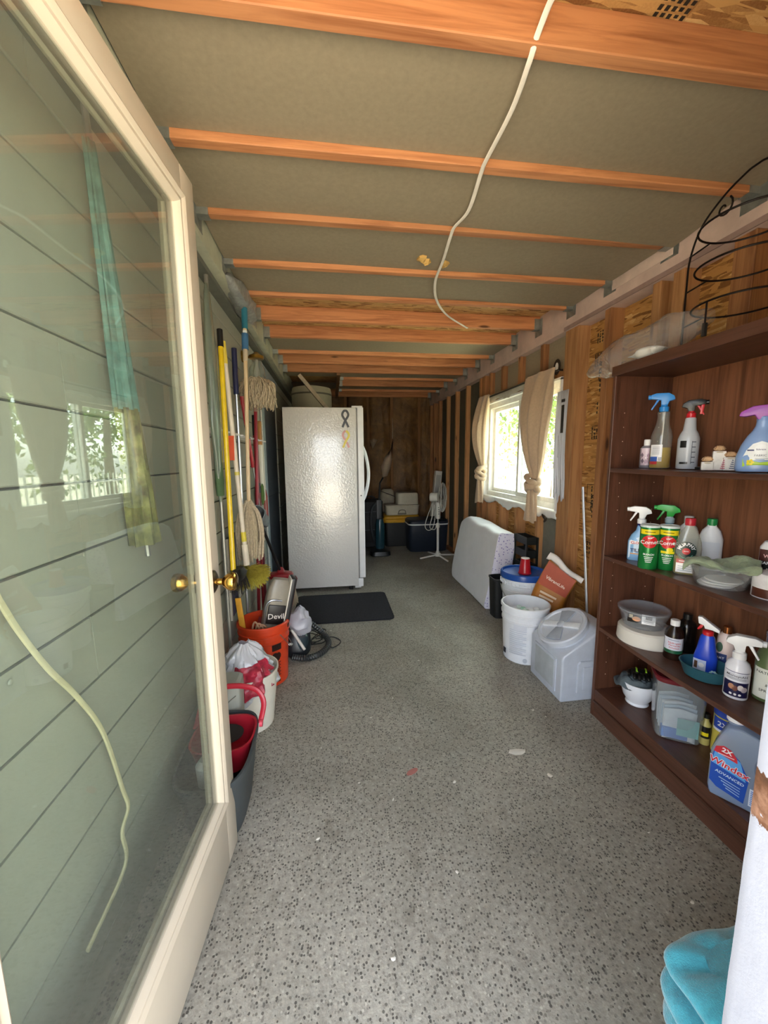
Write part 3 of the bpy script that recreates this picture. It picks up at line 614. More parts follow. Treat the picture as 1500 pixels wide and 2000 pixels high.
# beach hut ornament
t = item('beach_hut_ornament', 'white wooden beach block ornament topped with tan seashells', 'ornament', 1.38, 1.228, z, .1)
WW = plain('E4E2DE', .7, var=.08, scale=40); SH = plain('D8B48C', .5, var=.15, scale=60)
for (x, y, wd, h) in ((-.032, 0, .034, .030), (.000, .012, .036, .068), (.030, -.004, .038, .046)):
    b_ = G().box(x-wd/2, x+wd/2, y-.016, y+.016, 0, h).build('wood_block', WW, t, bevel=.002)
    g = G(); g.lathe([(0, 0), (.014, .003), (.018, .008), (.014, .015), (.006, .019), (0, .020)], 18, (x, y, h), 1.0, .8)
    s_ = g.build('seashell', SH, t)
    for i in range(5): G().tube([(x-.014+.007*i, y-.013, h+.006), (x-.008+.004*i, y-.005, h+.019)], .0012, 5).build('shell_rib', plain('B88E66', .6), s_)
    G().tube([(x+wd*.5*math.cos(2*PI*i/20), y+.017*math.sin(2*PI*i/20), h-.004) for i in range(20)], .002, 5, closed=True).build('jute_string', plain('CDBFA6', .9), t)
for (x, mat_) in ((.012, C_('B0405A')), (.036, C_('3A4A6A'))):
    for i in range(5): w2 = .009*(1-i/6); G().box(x-w2, x+w2*.4, -.0225, -.021, .006+.007*i, .009+.007*i).build('sail_stripe', mat_, t)
t = item('fabric_spray', 'pale blue fabric spray bottle with a purple trigger', 'spray bottle', 1.37, 1.085, z)
FB = clear('8FAEDC', .85, .15, '8FB0E4', .5); prof = [(.056, .036, 0), (.060, .038, .008), (.060, .038, .045), (.050, .034, .085), (.036, .028, .115), (.026, .022, .130), (.020, .019, .145), (.018, .018, .165)]
G().sup(prof, 2.6, 36).build('body', FB, t)
blob(C_('F0F3F4'), t, [(-.040, .016), (.040, .016), (.042, .045), (.034, .068), (.020, .088), (0, .096), (-.020, .088), (-.034, .068), (-.042, .045)], .066, .038, .0015, 'front_label')
blob(C_('A9CE3A'), t, [(-.040, .016), (.040, .016), (.041, .034), (.0, .030), (-.041, .040)], .066, .038, .0022, 'label_field'); patch(NAV, t, -.032, .032, .066, .070, .066, .038, .0022)
blob(C_('F5F8FA'), t, ell(0, .070, .016, .016), .066, .038, .003, 'label_roundel'); text('febreze', .0075, NAV, t, 0, .070, .066, .038, .004, bold=.01); text('FABRIC', .009, C_('55606A'), t, 0, .051, .066, .038, .003)
for i in range(2): patch(C_('9AA2A8'), t, -.012, .032, .041-.005*i, .0425-.005*i, .066, .038, .0026, 'printed_line')
for a in range(5): blob(C_('E8D21E'), t, ell(-.022+.006*math.cos(a*1.26), .030+.006*math.sin(a*1.26), .004, .004, 8), .066, .038, .003, 'printed_petal')
G().lathe([(.019, .160), (.019, .172), (.016, .176)], 20).build('neck_ring', C_('7896CC'), t)
G().prism([(-.062, .178), (-.058, .192), (-.030, .208), (.020, .212), (.055, .200), (.066, .176), (.050, .168), (.030, .178), (.016, .164), (-.016, .164), (-.024, .180), (-.044, .176)], -.017, .017).build('sprayer_head', C_('9A3FA8'), t, bevel=.005)
G().prism([(.020, .178), (.034, .176), (.040, .150), (.034, .128), (.028, .130), (.032, .152)], -.009, .009).build('trigger_lever', C_('2A2A30'), t, bevel=.002)
# ---- shelf C
z = ZS['C']
t = item('bathroom_spray', 'blue bathroom cleaner spray bottle with white trigger behind the green canisters', 'spray bottle', 1.375, 1.545, z)
G().sup([(.044, .026, 0), (.047, .028, .006), (.047, .028, .085), (.036, .026, .115), (.020, .018, .135), (.015, .015, .160)], 3, 32).build('body', C_('86B4DE', .25), t)
blob(C_('C7DCF0'), t, [(-.042, .010), (.042, .010), (.042, .090), (.0, .112), (-.042, .090)], .060, .028, .0012, 'front_label'); text('CLOROX', .015, RED, t, -.004, .082, .060, .028, .0035, bold=.03)
blob(WHT, t, [(-.040, .072), (.040, .074), (.036, .094), (-.036, .092)], .060, .028, .0022, 'label_band'); text('TILEX', .021, NAV, t, -.008, .048, .060, .028, .003, bold=.03, tilt=.06); patch(C_('E89A3A'), t, -.035, .03, .030, .034, .060, .028, .003)
G().lathe([(.0165, .150), (.0165, .172)], 20).build('neck_ring', NAV, t); trigger(t, .168, WHT, WHT, 1.05, -1)
t = item('glass_spray', 'teal cleaner spray bottle with a bright green trigger', 'spray bottle', 1.50, 1.53, z)
G().sup([(.040, .024, 0), (.042, .026, .006), (.042, .026, .100), (.028, .022, .130), (.015, .015, .150), (.015, .015, .175)], 3, 32).build('body', C_('4F8FA0', .25), t); patch(NAV, t, -.03, .03, .04, .145, .055, .026, .002)
trigger(t, .170, C_('34B84A'), C_('2BA63F'), 1.1, -1, C_('BFD8E0'))
def canister(x, y, label, yellowtag):
    t = item('cleanser_canister', label, 'canister', x, y, z, -.05 if yellowtag else .05, 'green cleanser canisters'); R = .0345
    MG = plain('1E7F3C', .28, .25, var=.05)
    G().lathe([(.033, 0), (R, .003), (R, .178), (.033, .181)], 32).build('can', MG, t); G().lathe([(.035, .176), (.0355, .183), (.032, .186), (.030, .183), (0, .183)], 32).build('lid', C_('DDE6E4'), t)
    patch(YEL, t, -.0344, .0344, .148, .168, R, R, .0007, 'yellow_band', nx=20); patch(C_('8A7A10'), t, -.018, .018, .156, .160, R, R, .0014, 'printed_line')
    blob(C_('D42A30'), t, ell(0, .118, .0265, .027), R, R, .0009, 'red_roundel'); text('Comet', .0225, WHT, t, 0, .115, R, R, .002, bold=.015, tilt=.08)
    blob(WHT, t, [(-.008, .134), (.016, .139), (.002, .129), (.004, .137), (-.004, .130)], R, R, .0018, 'star_streak')
    if yellowtag: patch(YEL, t, -.022, .024, .072, .082, R, R, .0009, 'yellow_tag'); blob(YEL, t, ell(.008, .088, .011, .009, 14), R, R, .001, 'printed_lemon')
    text('BLEACH', .0105, WHT, t, 0, .064, R, R, .0012, bold=.02)
    for i in range(4): patch(WHT, t, -.016+.002*i, .016-.002*i, .052-.007*i, .0545-.007*i, R, R, .0009, 'printed_line', nx=6)
canister(1.310, 1.425, 'green cleanser canister standing nearest the shelf end by the bathroom spray', False); canister(1.372, 1.395, 'green cleanser canister with yellow tag beside the oil soap bottle', True)
t = item('oil_soap_bottle', 'clear bottle of yellow oil soap with red cap and round black label', 'bottle', 1.385, 1.318, z, .12)
G().sup([(.040, .024, 0), (.043, .026, .006), (.043, .026, .110), (.040, .025, .135), (.026, .020, .175), (.015, .015, .190), (.0145, .0145, .200)], 3, 36).build('body', clear('F8F8F2', .14, .04, 'E4E6DE'), t)
G().sup([(.038, .022, .004), (.041, .024, .008), (.041, .024, .075), (.041, .024, .0755)], 3, 32).build('liquid', clear('D8C050', .45, .1, 'C8B048', .2), t)
a_, b_ = .066, .026
patch(WHT, t, -.036, .020, .012, .050, a_, b_, .0020); patch(C_('B83A34'), t, -.036, .020, .050, .066, a_, b_, .0022); patch(C_('F0D8D8'), t, -.028, .012, .056, .060, a_, b_, .003, 'printed_line')
blob(C_('16302A'), t, ell(-.008, .100, .032, .036, 28), a_, b_, .0026, 'label_roundel'); blob(C_('D03A3A'), t, ell(-.008, .098, .013, .013, 20), a_, b_, .0034, 'label_roundel')
for i, ch in enumerate('MURPHY'):
    a = lerp(2.75, .40, i/5); text(ch, .017, WHT, t, -.008+.0225*math.cos(a), .100+.0255*math.sin(a), a_, b_, .0036, tilt=a-PI/2, bold=.03)
patch(C_('F0C0C0'), t, -.016, .0, .096, .100, a_, b_, .0042, 'printed_line'); G().tube([(-.008+.023*math.cos(a), -b_-.002, .098+.027*math.sin(a)) for a in [lerp(3.6, 5.8, i/10) for i in range(11)]], .0012, 5).build('label_arc', C_('7FC4A8'), t)
for i in range(3): patch(C_('8AA0B8'), t, -.030, .014, .020+.008*i, .022+.008*i, a_, b_, .003, 'printed_line')
G().lathe([(.0165, .198), (.0175, .202), (.0175, .222), (.015, .226)], 24).build('cap', C_('B82A38'), t)
for (x, y, cap, lab) in ((1.505, 1.44, C_('BDBFC2'), 'white bottle with a grey cap behind the oil soap'), (1.53, 1.36, C_('1F8A4A'), 'tall white bottle with a green cap behind the oil soap')):
    t = item('white_bottle', lab, 'bottle', x, y, z)
    G().sup([(.038, .024, 0), (.040, .026, .006), (.040, .026, .130), (.030, .022, .165), (.016, .015, .182), (.015, .015, .190)], 3, 30).build('body', C_('E9EBEE'), t); G().lathe([(.017, .186), (.017, .212), (.014, .214)], 20).build('cap', cap, t)
    patch(C_('DCE0E8'), t, -.03, .03, .03, .12, .055, .026, .001)
t = item('deli_tub', 'clear oval plastic tub holding white lids on the middle shelf', 'tub', 1.372, 1.168, z)
TUBM = clear('F9FAFA', .10, .05, 'EEF0F0')
G().sup([(.068, .062, 0), (.072, .066, .004), (.090, .082, .070), (.095, .087, .074), (.096, .088, .080), (.091, .083, .080), (.087, .079, .070), (.068, .062, .006)], 2.2, 40).build('wall', TUBM, t)
for i in range(3): G().lathe([(.050, 0), (.054, .004), (.052, .007), (0, .006)], 28, (-.012+.01*i, -.006*i, .006+.010*i)).build('white_lid', WHT, t)
def cloth(u, v):
    x = lerp(-.105, .100, u); y = lerp(-.075, .055, v)
    zz = .096+.012*math.sin(u*7+v*3)+.014*noise.noise(Vector((u*5, v*5, 3)))+.010*noise.noise(Vector((u*12, v*12, 3)))-.035*max(0, (.22-u)/.22)**1.5-.012*u+.012*math.cos(v*9)
    if v < .12: zz -= .020*(1-v/.12)
    return Vector((x, y-.012*math.sin(u*6), zz))
g = G(); g.grid(cloth, 40, 26); c1 = g.build('cleaning_cloth', plain('93A184', .95, var=.08, scale=60, sheen=.4, bump=.4, bscale=200), None, (1.372, 1.168, z+.001), (0, 0, face(1.372, 1.168)), smooth=70, solid=.008, sub=1)
tag(c1, 'sage green microfibre cloth draped over the clear tub', 'cloth')
t = item('floor_polish_bottle', 'white and brown hardwood floor polish bottle', 'bottle', 1.51, 1.105, z)
G().sup([(.042, .026, 0), (.044, .028, .006), (.044, .028, .150), (.034, .024, .170), (.016, .015, .178), (.015, .015, .19)], 3, 32).build('body', C_('EDEDF2'), t); G().lathe([(.017, .186), (.017, .208), (.014, .21)], 20).build('cap', BLK, t)
patch(C_('4A1E18'), t, -.043, .043, .065, .145, .060, .028, .0016); patch(BLK, t, -.043, .043, .060, .105, .060, .028, .0022)
text('WEIMAN', .016, C_('E8B8B8'), t, 0, .122, .060, .028, .003, bold=.03); text('HARDWOOD', .0135, WHT, t, 0, .098, .060, .028, .003, bold=.03); text('FLOOR', .007, C_('C8C8C8'), t, 0, .087, .060, .028, .003); text('POLISH', .0135, WHT, t, 0, .075, .060, .028, .003, bold=.03)
t = item('stone_cleaner_tub', 'white marbled wipes tub with a brown base', 'tub', 1.425, 1.045, z)
MARB = plain('EAE8EA', .35, var=.10, scale=14); G().lathe([(.048, 0), (.050, .003), (.050, .070), (.044, .082), (.030, .088), (0, .089)], 32).build('tub', MARB, t); patch(C_('5A3022'), t, -.0498, .0498, .006, .036, .050, .050, .0008, nx=24); patch(WHT, t, -.0498, .0498, .036, .038, .050, .050, .0012, 'printed_line', nx=24)
# ---- shelf B
z = ZS['B']-.010
t = item('cake_cover', 'white round plastic cake cover under the clear round container', 'cake cover', 1.405, 1.505, z)
G().lathe([(.112, 0), (.114, .003), (.111, .060), (.104, .068), (.060, .070), (0, .070)], 48).build('shell', C_('D9D5CC', .4), t)
t = item('round_container', 'clear round food container with lid stacked on the cake cover', 'container', 1.400, 1.520, z+.070)
G().lathe([(.076, 0), (.080, .003), (.096, .058), (.102, .066), (.103, .074), (.098, .076), (.092, .070), (.080, .066), (0, .066)], 48).build('bowl', clear('F6F7F8', .22, .08, 'D8DEE4'), t)
G().lathe([(.099, .072), (.104, .074), (.104, .081), (.096, .083), (.090, .079), (0, .079)], 48).build('lid', clear('F6F7F8', .24, .08, 'DCE2E8'), t)
mt = Matrix.Translation((0, 0, .032)) @ Matrix.Rotation(-.26, 4, 'X')
patch(C_('1C1412'), t, -.058, -.004, -.020, .020, .100, .0915, .0015, m=mt); patch(WHT, t, -.004, .046, -.020, .020, .100, .0915, .0015, m=mt); blob(C_('E2A070'), t, ell(-.024, -.004, .016, .010), .100, .0915, .0025, 'printed_picture', m=mt)
for i in range(8): patch(BLK, t, .010+.003*i, .0118+.003*i, .0, .016, .100, .0915, .0022, 'barcode_bar', m=mt, nx=2)
for i in range(3): patch(C_('999999'), t, .004, .040, -.014+.004*i, -.0125+.004*i, .100, .0915, .0022, 'printed_line', m=mt)
patch(C_('D8C8A8'), t, -.052, -.038, -.002, .012, .100, .0915, .0025, 'printed_line', m=mt)
BRN = plain('241610', .25, var=.1)
t = item('peroxide_bottle', 'brown peroxide bottle with a white cap and white label', 'bottle', 1.395, 1.350, z)
G().lathe([(.031, 0), (.033, .004), (.033, .105), (.029, .122), (.016, .138), (.014, .145)], 32).build('body', BRN, t); G().lathe([(.0165, .142), (.0165, .164), (.014, .166)], 24).build('cap', WHT, t)
R = .033; patch(C_('D6DAE8'), t, -.0325, .0325, .030, .095, R, R, nx=20); patch(C_('1F5A3E'), t, -.030, .0325, .030, .044, R, R, .0011, nx=20)
for i, (s_, c_) in enumerate((('Hydrogen', 'C03040'), ('Peroxide', 'C03040'), ('Solution', 'C03040'))): text(s_, .0105, C_(c_), t, .003, .075-.0105*i, R, R, .0012, bold=.01)
patch(C_('8890A8'), t, -.018, .018, .086, .089, R, R, .0012, 'printed_line')
t = item('dark_bottle', 'dark brown bottle with a black cap behind the peroxide', 'bottle', 1.50, 1.395, z); G().lathe([(.033, 0), (.035, .004), (.035, .110), (.030, .128), (.016, .140), (.014, .146)], 32).build('body', plain('120D0B', .2), t); G().lathe([(.0165, .144), (.0165, .166), (.014, .168)], 24).build('cap', BLK, t)
t = item('teal_dish', 'teal oval pet dish holding the blue spray bottle', 'dish', 1.395, 1.205, z)
TD = C_('2F5E6C', .4); G().lathe([(.060, 0), (.066, .003), (.080, .044), (.084, .048), (.080, .050), (.074, .044), (.060, .008), (0, .007)], 44, sx=1.0, sy=.9).build('bowl', TD, t)
mt = Matrix.Translation((.0, 0, .022)) @ Matrix.Rotation(-.33, 4, 'X')
for a, rr in ((0, 0), (2.5, .010), (1.9, .011), (1.25, .011), (.6, .010)): blob(C_('7FA0A8'), t, ell(.022+rr*math.cos(a), rr*math.sin(a)-.002, .004 if rr else .006, .004 if rr else .005, 10), .080, .064, .0016, 'paw_print', m=mt)
zz = z+.008
t = item('blue_spray_bottle', 'royal blue spray bottle with white and red trigger in the teal dish', 'spray bottle', 1.415, 1.228, zz, -.1)
G().sup([(.034, .020, 0), (.036, .022, .005), (.036, .022, .060), (.030, .021, .085), (.022, .018, .140), (.014, .014, .152)], 2.6, 32).build('body', plain('2348C8', .25, var=.03), t); patch(C_('C8D4F0'), t, -.034, .006, .006, .050, .050, .022, .002); blob(C_('F2F4FA'), t, ell(-.008, .030, .009, .009), .050, .022, .003, 'label_roundel'); patch(C_('6A4A3A'), t, -.030, -.020, .014, .042, .050, .022, .003, 'printed_picture')
G().lathe([(.017, .148), (.017, .162), (.012, .166)], 20).build('collar', RED, t); G().prism([(-.030, .188), (-.034, .214), (-.022, .216), (.034, .178), (.034, .166), (.012, .172), (-.010, .172), (-.014, .184)], -.012, .012).build('sprayer_head', WHT, t, bevel=.003); G().prism([(-.014, .186), (-.024, .184), (-.034, .164), (-.028, .162), (-.018, .172)], -.008, .008).build('trigger_lever', RED, t, bevel=.002)
t = item('pink_lotion_bottle', 'pale pink bottle with a copper cap and blue label', 'bottle', 1.505, 1.232, z)
G().sup([(.030, .022, 0), (.032, .024, .005), (.031, .023, .09), (.026, .020, .145), (.016, .015, .155)], 2.4, 30).build('body', C_('E2CDC6'), t); G().lathe([(.014, .153), (.014, .180), (.012, .182)], 20).build('cap', plain('A8683C', .25, .8), t)
patch(C_('23386E'), t, -.03, .006, .035, .075, .044, .024, .0016); text('AKT', .012, WHT, t, -.012, .058, .044, .024, .0026, bold=.02); blob(C_('3A5A4A'), t, ell(-.018, .100, .010, .020), .044, .024, .0012, 'printed_leaf'); patch(C_('D8E4F4'), t, -.03, .006, .008, .033, .044, .024, .0016)
t = item('pet_spray_bottle', 'white wound spray bottle with navy picture label and white trigger', 'spray bottle', 1.385, 1.085, z)
R = .034; G().lathe([(.032, 0), (R, .004), (R, .108), (.029, .126), (.016, .138), (.014, .146)], 32).build('body', C_('EEEFF6', .25), t)
patch(C_('1A1A44'), t, -.0338, .0338, .010, .064, R, R, nx=22); patch(C_('DADCE4'), t, -.0338, .0338, .070, .094, R, R, .0008, nx=22); text('MicrocynAH', .0105, C_('3A3A42'), t, 0, .086, R, R, .0016, bold=.01)
for i in range(2): patch(C_('8A8C98'), t, -.026, .024, .073+.004*i, .0745+.004*i, R, R, .0014, 'printed_line')
patch(NAV, t, -.0338, .0338, .098, .100, R, R, .0008, 'printed_line', nx=20)
for (cx, cz, c_) in ((-.012, .046, 'B8876A'), (-.002, .042, '6A3A2C'), (.012, .046, 'D8D0D0'), (.021, .040, 'B4A8B0')): blob(C_(c_), t, ell(cx, cz, .008, .010, 12), R, R, .0012, 'printed_pet')
for i in range(3): blob(WHT, t, ell(-.012+.012*i, .020, .004, .004, 12), R, R, .0013, 'printed_dot')
trigger(t, .140, WHT, WHT, 1.15, 1); 
t = item('green_spray_bottle', 'olive green bottle with cream label and silver cap by the jamb', 'bottle', 1.47, 1.055, z)
R = .036; G().lathe([(.034, 0), (R, .004), (R, .150), (.030, .172), (.017, .190), (.014, .200)], 32).build('body', plain('5F7048', .3, var=.1), t); patch(C_('E2E4DA'), t, -.0358, .0358, .012, .118, R, R, nx=22)
for i, s_ in enumerate(('NATURAL', '', '&', 'SPRAY')): s_ and text(s_, .013, C_('3A3F38'), t, .0, .104-.021*i, R, R, .0012, bold=.01)
G().lathe([(.016, .196), (.016, .226), (.018, .230), (.018, .244), (.013, .246)], 22).build('cap', plain('B9B9BA', .25, .8), t)
# ---- bottom shelf (A)
z = ZS['A']
t = item('white_mug', 'white footed pot with a grey cloth stuffed in it', 'pot', 1.405, 1.520, z)
G().lathe([(.045, 0), (.048, .004), (.042, .012), (.060, .040), (.072, .090), (.074, .112), (.070, .112), (.066, .090), (.04, .03), (0, .028)], 40).build('pot', C_('E8ECF4', .2), t)
g = G(); g.grid(lambda u, v: Vector(((.070*math.cos(2*PI*u)-.022*v)*(.3+.78*v)*(1+.2*noise.noise(Vector((u*6, v*3, 1)))), (.064*math.sin(2*PI*u))*(.3+.75*v), .128-.016*v**2+.018*noise.noise(Vector((math.cos(2*PI*u)*2, math.sin(2*PI*u)*2, v*4)))-(.022 if v > .9 else 0))), 36, 12, wrap=True)
c1 = g.build('grey_cloth', plain('59646A', .9, bump=.4, bscale=120), None, (1.405, 1.520, z), (0, 0, face(1.4, 1.52)), smooth=70, solid=.004); tag(c1, 'dark grey cloth hanging over the rim of the white pot', 'cloth')
t = item('work_glove', 'black work glove with lime green trim lying on the grey cloth', 'glove', 1.42, 1.53, z+.132, .3)
G().sup([(.038, .022, 0), (.044, .026, .008), (.040, .022, .022), (.02, .01, .028)], 3, 24).build('palm', BLK, t)
for i in range(4): G().tube(smoothpts([(-.028+.017*i, -.012, .012), (-.034+.018*i, -.040, .018), (-.036+.018*i, -.058-.004*(i % 2), .006)], 4), [.009]*8+[.006], 8).build('finger', BLK, t)
G().tube(smoothpts([(-.034, .01, .012), (-.050, -.010, .016), (-.052, -.030, .008)], 4), [.009]*8+[.006], 8).build('thumb', BLK, t)
for x in (-.020, .018): G().tube([(x, -.018, .024), (x+.004, .0, .029), (x+.006, .016, .026)], .004, 6).build('trim_strip', C_('A8E03A'), t)
t = item('storage_bin', 'clear plastic storage bin with a dark red lid full of face masks', 'bin', 1.405, 1.315, z, .25)
BINM = clear('F6F8F9', .15, .10, 'DDE4E8')
G().sup([(.072, .060, 0), (.078, .066, .005), (.088, .074, .24), (.092, .078, .245), (.092, .078, .255), (.086, .072, .255), (.075, .062, .008)], 4.5, 44).build('wall', BINM, t)
G().sup([(.094, .080, .250), (.096, .082, .254), (.096, .082, .266), (.090, .076, .270), (.086, .072, .266)], 4.5, 44).build('lid', plain('6E1E26', .4), t)
for i in range(9): G().grid(lambda u, v, i=i: Vector((lerp(-.055, .055, u), -.055+.012*i+.008*math.sin(PI*v), .012+.13*v-.02*abs(u-.5)+.03*(i % 3)/3)), 8, 8).build('face_mask', plain('B9CCDA' if i % 2 else 'DDE2E6', .8), t, (0, 0, 0), (0, 0, .05*(i % 3)), solid=.003)
patch(C_('7FB0AE'), t, -.01, .062, .030, .105, None, .064, .0, 'mask_box_side'); G().box(-.06, .03, -.06, -.03, .008, .05).build('blue_pack', C_('5A8AD0'), t, bevel=.004)
t = item('spice_bottle', 'slim bottle with black and yellow label behind the storage bin', 'bottle', 1.47, 1.245, z); G().lathe([(.018, 0), (.019, .003), (.019, .085), (.010, .10), (.010, .115)], 20).build('body', C_('BFB36A'), t); patch(BLK, t, -.0188, .0188, .03, .08, .019, .019, nx=14); patch(YEL, t, -.012, .012, .04, .055, .019, .019, .0012); G().lathe([(.012, .112), (.012, .13)], 16).build('cap', BLK, t)
t = item('wipes_canister', 'blue and yellow disinfecting wipes canister behind the glass cleaner jug', 'canister', 1.50, 1.185, z)
R = .045; G().lathe([(.044, 0), (R, .003), (R, .16), (.040, .165)], 32).build('can', C_('D9C85A'), t); patch(C_('2A4AB0'), t, -.0448, .0448, .110, .155, R, R, nx=24); patch(C_('E8E8EE'), t, -.0448, .0448, .100, .110, R, R, .0007, nx=24); blob(C_('C02A36'), t, [(-.022, .098), (.012, .096), (.012, .070), (-.022, .072)], R, R, .0014, 'printed_badge'); blob(C_('F0DC50'), t, ell(.02, .05, .015, .018), R, R, .001, 'printed_lemon'); text('2X', .026, WHT, t, -.015, .132, R, R, .0014, bold=.02); G().lathe([(.046, .160), (.046, .182), (.042, .186), (0, .186)], 32).build('lid', C_('2C48A8'), t)
t = item('cleaner_jug', 'large clear jug of blue glass cleaner with handle and white cap', 'jug', 1.352, .992, z, -.08); t.scale = (1.1, 1.1, 1.09)
JUGM = clear('E2EAF6', .38, .12, 'C4D4EE', .5)
# jug silhouette in x-z with a handle hole, thickness along y
def ring_prism(outer, inner, y0, y1):
    n = len(outer); g = G(); vs = [Vector((a, y, b)) for y in (y0, y1) for a, b in outer]+[Vector((a, y, b)) for y in (y0, y1) for a, b in inner]
    O0, O1, I0, I1 = 0, n, 2*n, 3*n; fs = []
    for i in range(n):
        j = (i+1) % n; fs += [(O0+i, O1+i, O1+j, O0+j), (I0+i, I0+j, I1+j, I1+i), (O0+i, O0+j, I0+j, I0+i), (O1+i, I1+i, I1+j, O1+j)]
    g.add(vs, fs); return g
hc = (.040, .150); inner = ell(hc[0], hc[1], .020, .040, 28); outer = []
poly = [(-.082, .010), (-.076, 0), (.076, 0), (.084, .010), (.086, .120), (.080, .180), (.060, .215), (.020, .240), (-.018, .248), (-.048, .240), (-.064, .205), (-.082, .150)]
def radial(poly, c, n):
    out = []
    for i in range(n):
        a = 2*PI*i/n; dx, dz = math.cos(a), math.sin(a); best = None
        for k in range(len(poly)):
            (x1, z1), (x2, z2) = poly[k], poly[(k+1) % len(poly)]; ex, ez = x2-x1, z2-z1; det = dx*(-ez)+dz*ex
            if abs(det) < 1e-9: continue
            tt = ((x1-c[0])*(-ez)+(z1-c[1])*ex)/det; ss = (dx*(z1-c[1])-dz*(x1-c[0]))/det
            if tt > 0 and -1e-6 <= ss <= 1+1e-6 and (best is None or tt < best): best = tt
        out.append((c[0]+dx*best, c[1]+dz*best))
    return out
inner = ell(hc[0], hc[1], .019, .038, 48); ring_prism(radial(poly, hc, 48), inner, -.046, .046).build('body', JUGM, t, bevel=.008, segs=3)
G().prism([(-.076, .004), (.076, .004), (.080, .010), (.081, .055), (-.079, .055), (-.079, .010)], -.042, .042).build('liquid', plain('3F7FB8', .15, var=.03), t, bevel=.004)
G().lathe([(.020, .240), (.020, .255)], 24, (-.036, 0, 0)).build('neck', JUGM, t); G().lathe([(.024, .250), (.024, .272), (.020, .275)], 28, (-.036, 0, 0)).build('cap', WHT, t)
LB = .0465; blob(C_('1E52B8'), t, [(-.078, .050), (-.060, .034), (.004, .020), (.010, .100), (-.014, .150), (-.048, .176), (-.072, .165), (-.078, .120)], None, LB, .0008, 'front_label'); blob(C_('5FA8E8'), t, [(-.076, .110), (.004, .090), (-.012, .146), (-.046, .172), (-.070, .162)], None, LB, .0014, 'label_field')
blob(C_('CC2A38'), t, [(-.074, .150), (-.018, .138), (-.020, .152), (-.034, .172), (-.052, .178), (-.070, .168)], None, LB, .0020, 'label_badge'); text('2X', .020, WHT, t, -.044, .163, None, LB, .003, bold=.03, tilt=-.15); patch(C_('F0C8CC'), t, -.064, -.026, .147, .150, None, LB, .0028, 'printed_line')
text('Windex', .0285, C_('F4F4FA'), t, -.036, .116, None, LB, .0026, tilt=-.16, bold=.06); text('Windex', .0285, C_('D02030'), t, -.036, .116, None, LB, .0034, tilt=-.16, bold=.015)
text('ADVANCED', .0125, C_('D8E8FA'), t, -.032, .084, None, LB, .003, tilt=-.16, bold=.02)
for i in range(4): blob(C_('B8D4F4'), t, [(-.056+.006*i, .070-.009*i), (-.006, .062-.009*i), (-.006, .064-.009*i), (-.056+.006*i, .073-.009*i)], None, LB, .0026, 'printed_line')
patch(C_('DCE6F4'), t, .014, .048, .022, .078, None, LB, .0008, 'side_label')
for i in range(8): patch(C_('4A7AC8'), t, .017, .044-.002*(i % 3), .028+.006*i, .0305+.006*i, None, LB, .0014, 'printed_line', nx=2)
# ---- on top of the bookcase
t = thing('wire_plant_stand', 'black wire plant stand with three rings and scrolled arch on the bookcase', 'plant stand', (1.41, 1.235, 1.706)); WIRE = plain('1E1613', .5, .6)
for s in (1, -1): 
    G().tube(smoothpts([(0, s*.225, .012), (0, s*.225, .25), (0, s*.22, .36), (0, s*.18, .455), (0, s*.10, .515), (0, s*.03, .54), (0, 0, .543)], 6), .0035, 8).build('arch_side', WIRE, t)
    sp = [(0, s*(.10-.0) + s*(.034-.0018*i)*math.cos(i*.42+2.2), .470+(.034-.0018*i)*math.sin(i*.42+2.2)) for i in range(17)]
    G().tube(sp, .0032, 6).build('scroll', WIRE, t)
    G().tube([(0, s*.225, .03), (0, s*.240, .035), (0, s*.253, .022), (0, s*.245, .008), (0, s*.233, .012)], .003, 6).build('foot_scroll', WIRE, t)
    G().lathe([(.007, .0), (.008, .004), (.005, .018)], 10, (0, s*.225, 0)).build('foot', WIRE, t)
for k, zz in enumerate((.375, .245, .115)):
    G().tube([(.135*math.cos(2*PI*i/40), .140*math.sin(2*PI*i/40), zz) for i in range(40)], .0034, 6, closed=True).build('pot_ring', WIRE, t)
    for s in (1, -1): G().tube([(0, s*.223, zz-.01), (0, s*.140, zz)], .003, 6).build('ring_link', WIRE, t)
G().tube([(-.135, 0, .115), (-.135, .0, .04)], .003, 6).build('ring_leg', WIRE, t); G().tube([(-.135, 0, .045), (-.135, 0, .003)], .008, 8).build('rubber_foot', BLK, t)
def film(u, v):
    a = 2*PI*u; y = lerp(1.96, 1.30, v); r = (.085*math.sin(PI*min(.98, v*.92+.02))**.8+.004)*(1+.28*noise.noise(Vector((math.cos(a)*1.6, math.sin(a)*1.6, v*6)))+.12*noise.noise(Vector((math.cos(a)*4, math.sin(a)*4, v*14))))
    zc = lerp(1.765, 1.800, v)
    return Vector((1.36+1.0*r*math.cos(a), y, max(1.7075 if y < 1.68 else 0, zc+(.95*r*math.sin(a) if v > .02 else 0)-.03*(1-v))))
g = G(); g.grid(film, 40, 44, wrap=True); tag(g.build('plastic_film_bag', clear('FAFAF8', .13, .10, 'DCDAD8', 1.0), smooth=40), 'crumpled clear plastic bag hanging off the end of the bookcase top', 'plastic bag')
g = G(); g.grid(lambda u, v: Vector((1.33+.05*math.cos(2*PI*u)*(.5+.5*noise.noise(Vector((u*4, v*4, 7)))), lerp(1.45, 1.62, v), 1.735+.024*math.sin(2*PI*u)*math.sin(PI*v))), 16, 10, wrap=True); tag(g.build('tissue_wad', C_('E6E4E0', .8), smooth=60), 'white tissue wad inside the clear plastic bag', 'tissue')
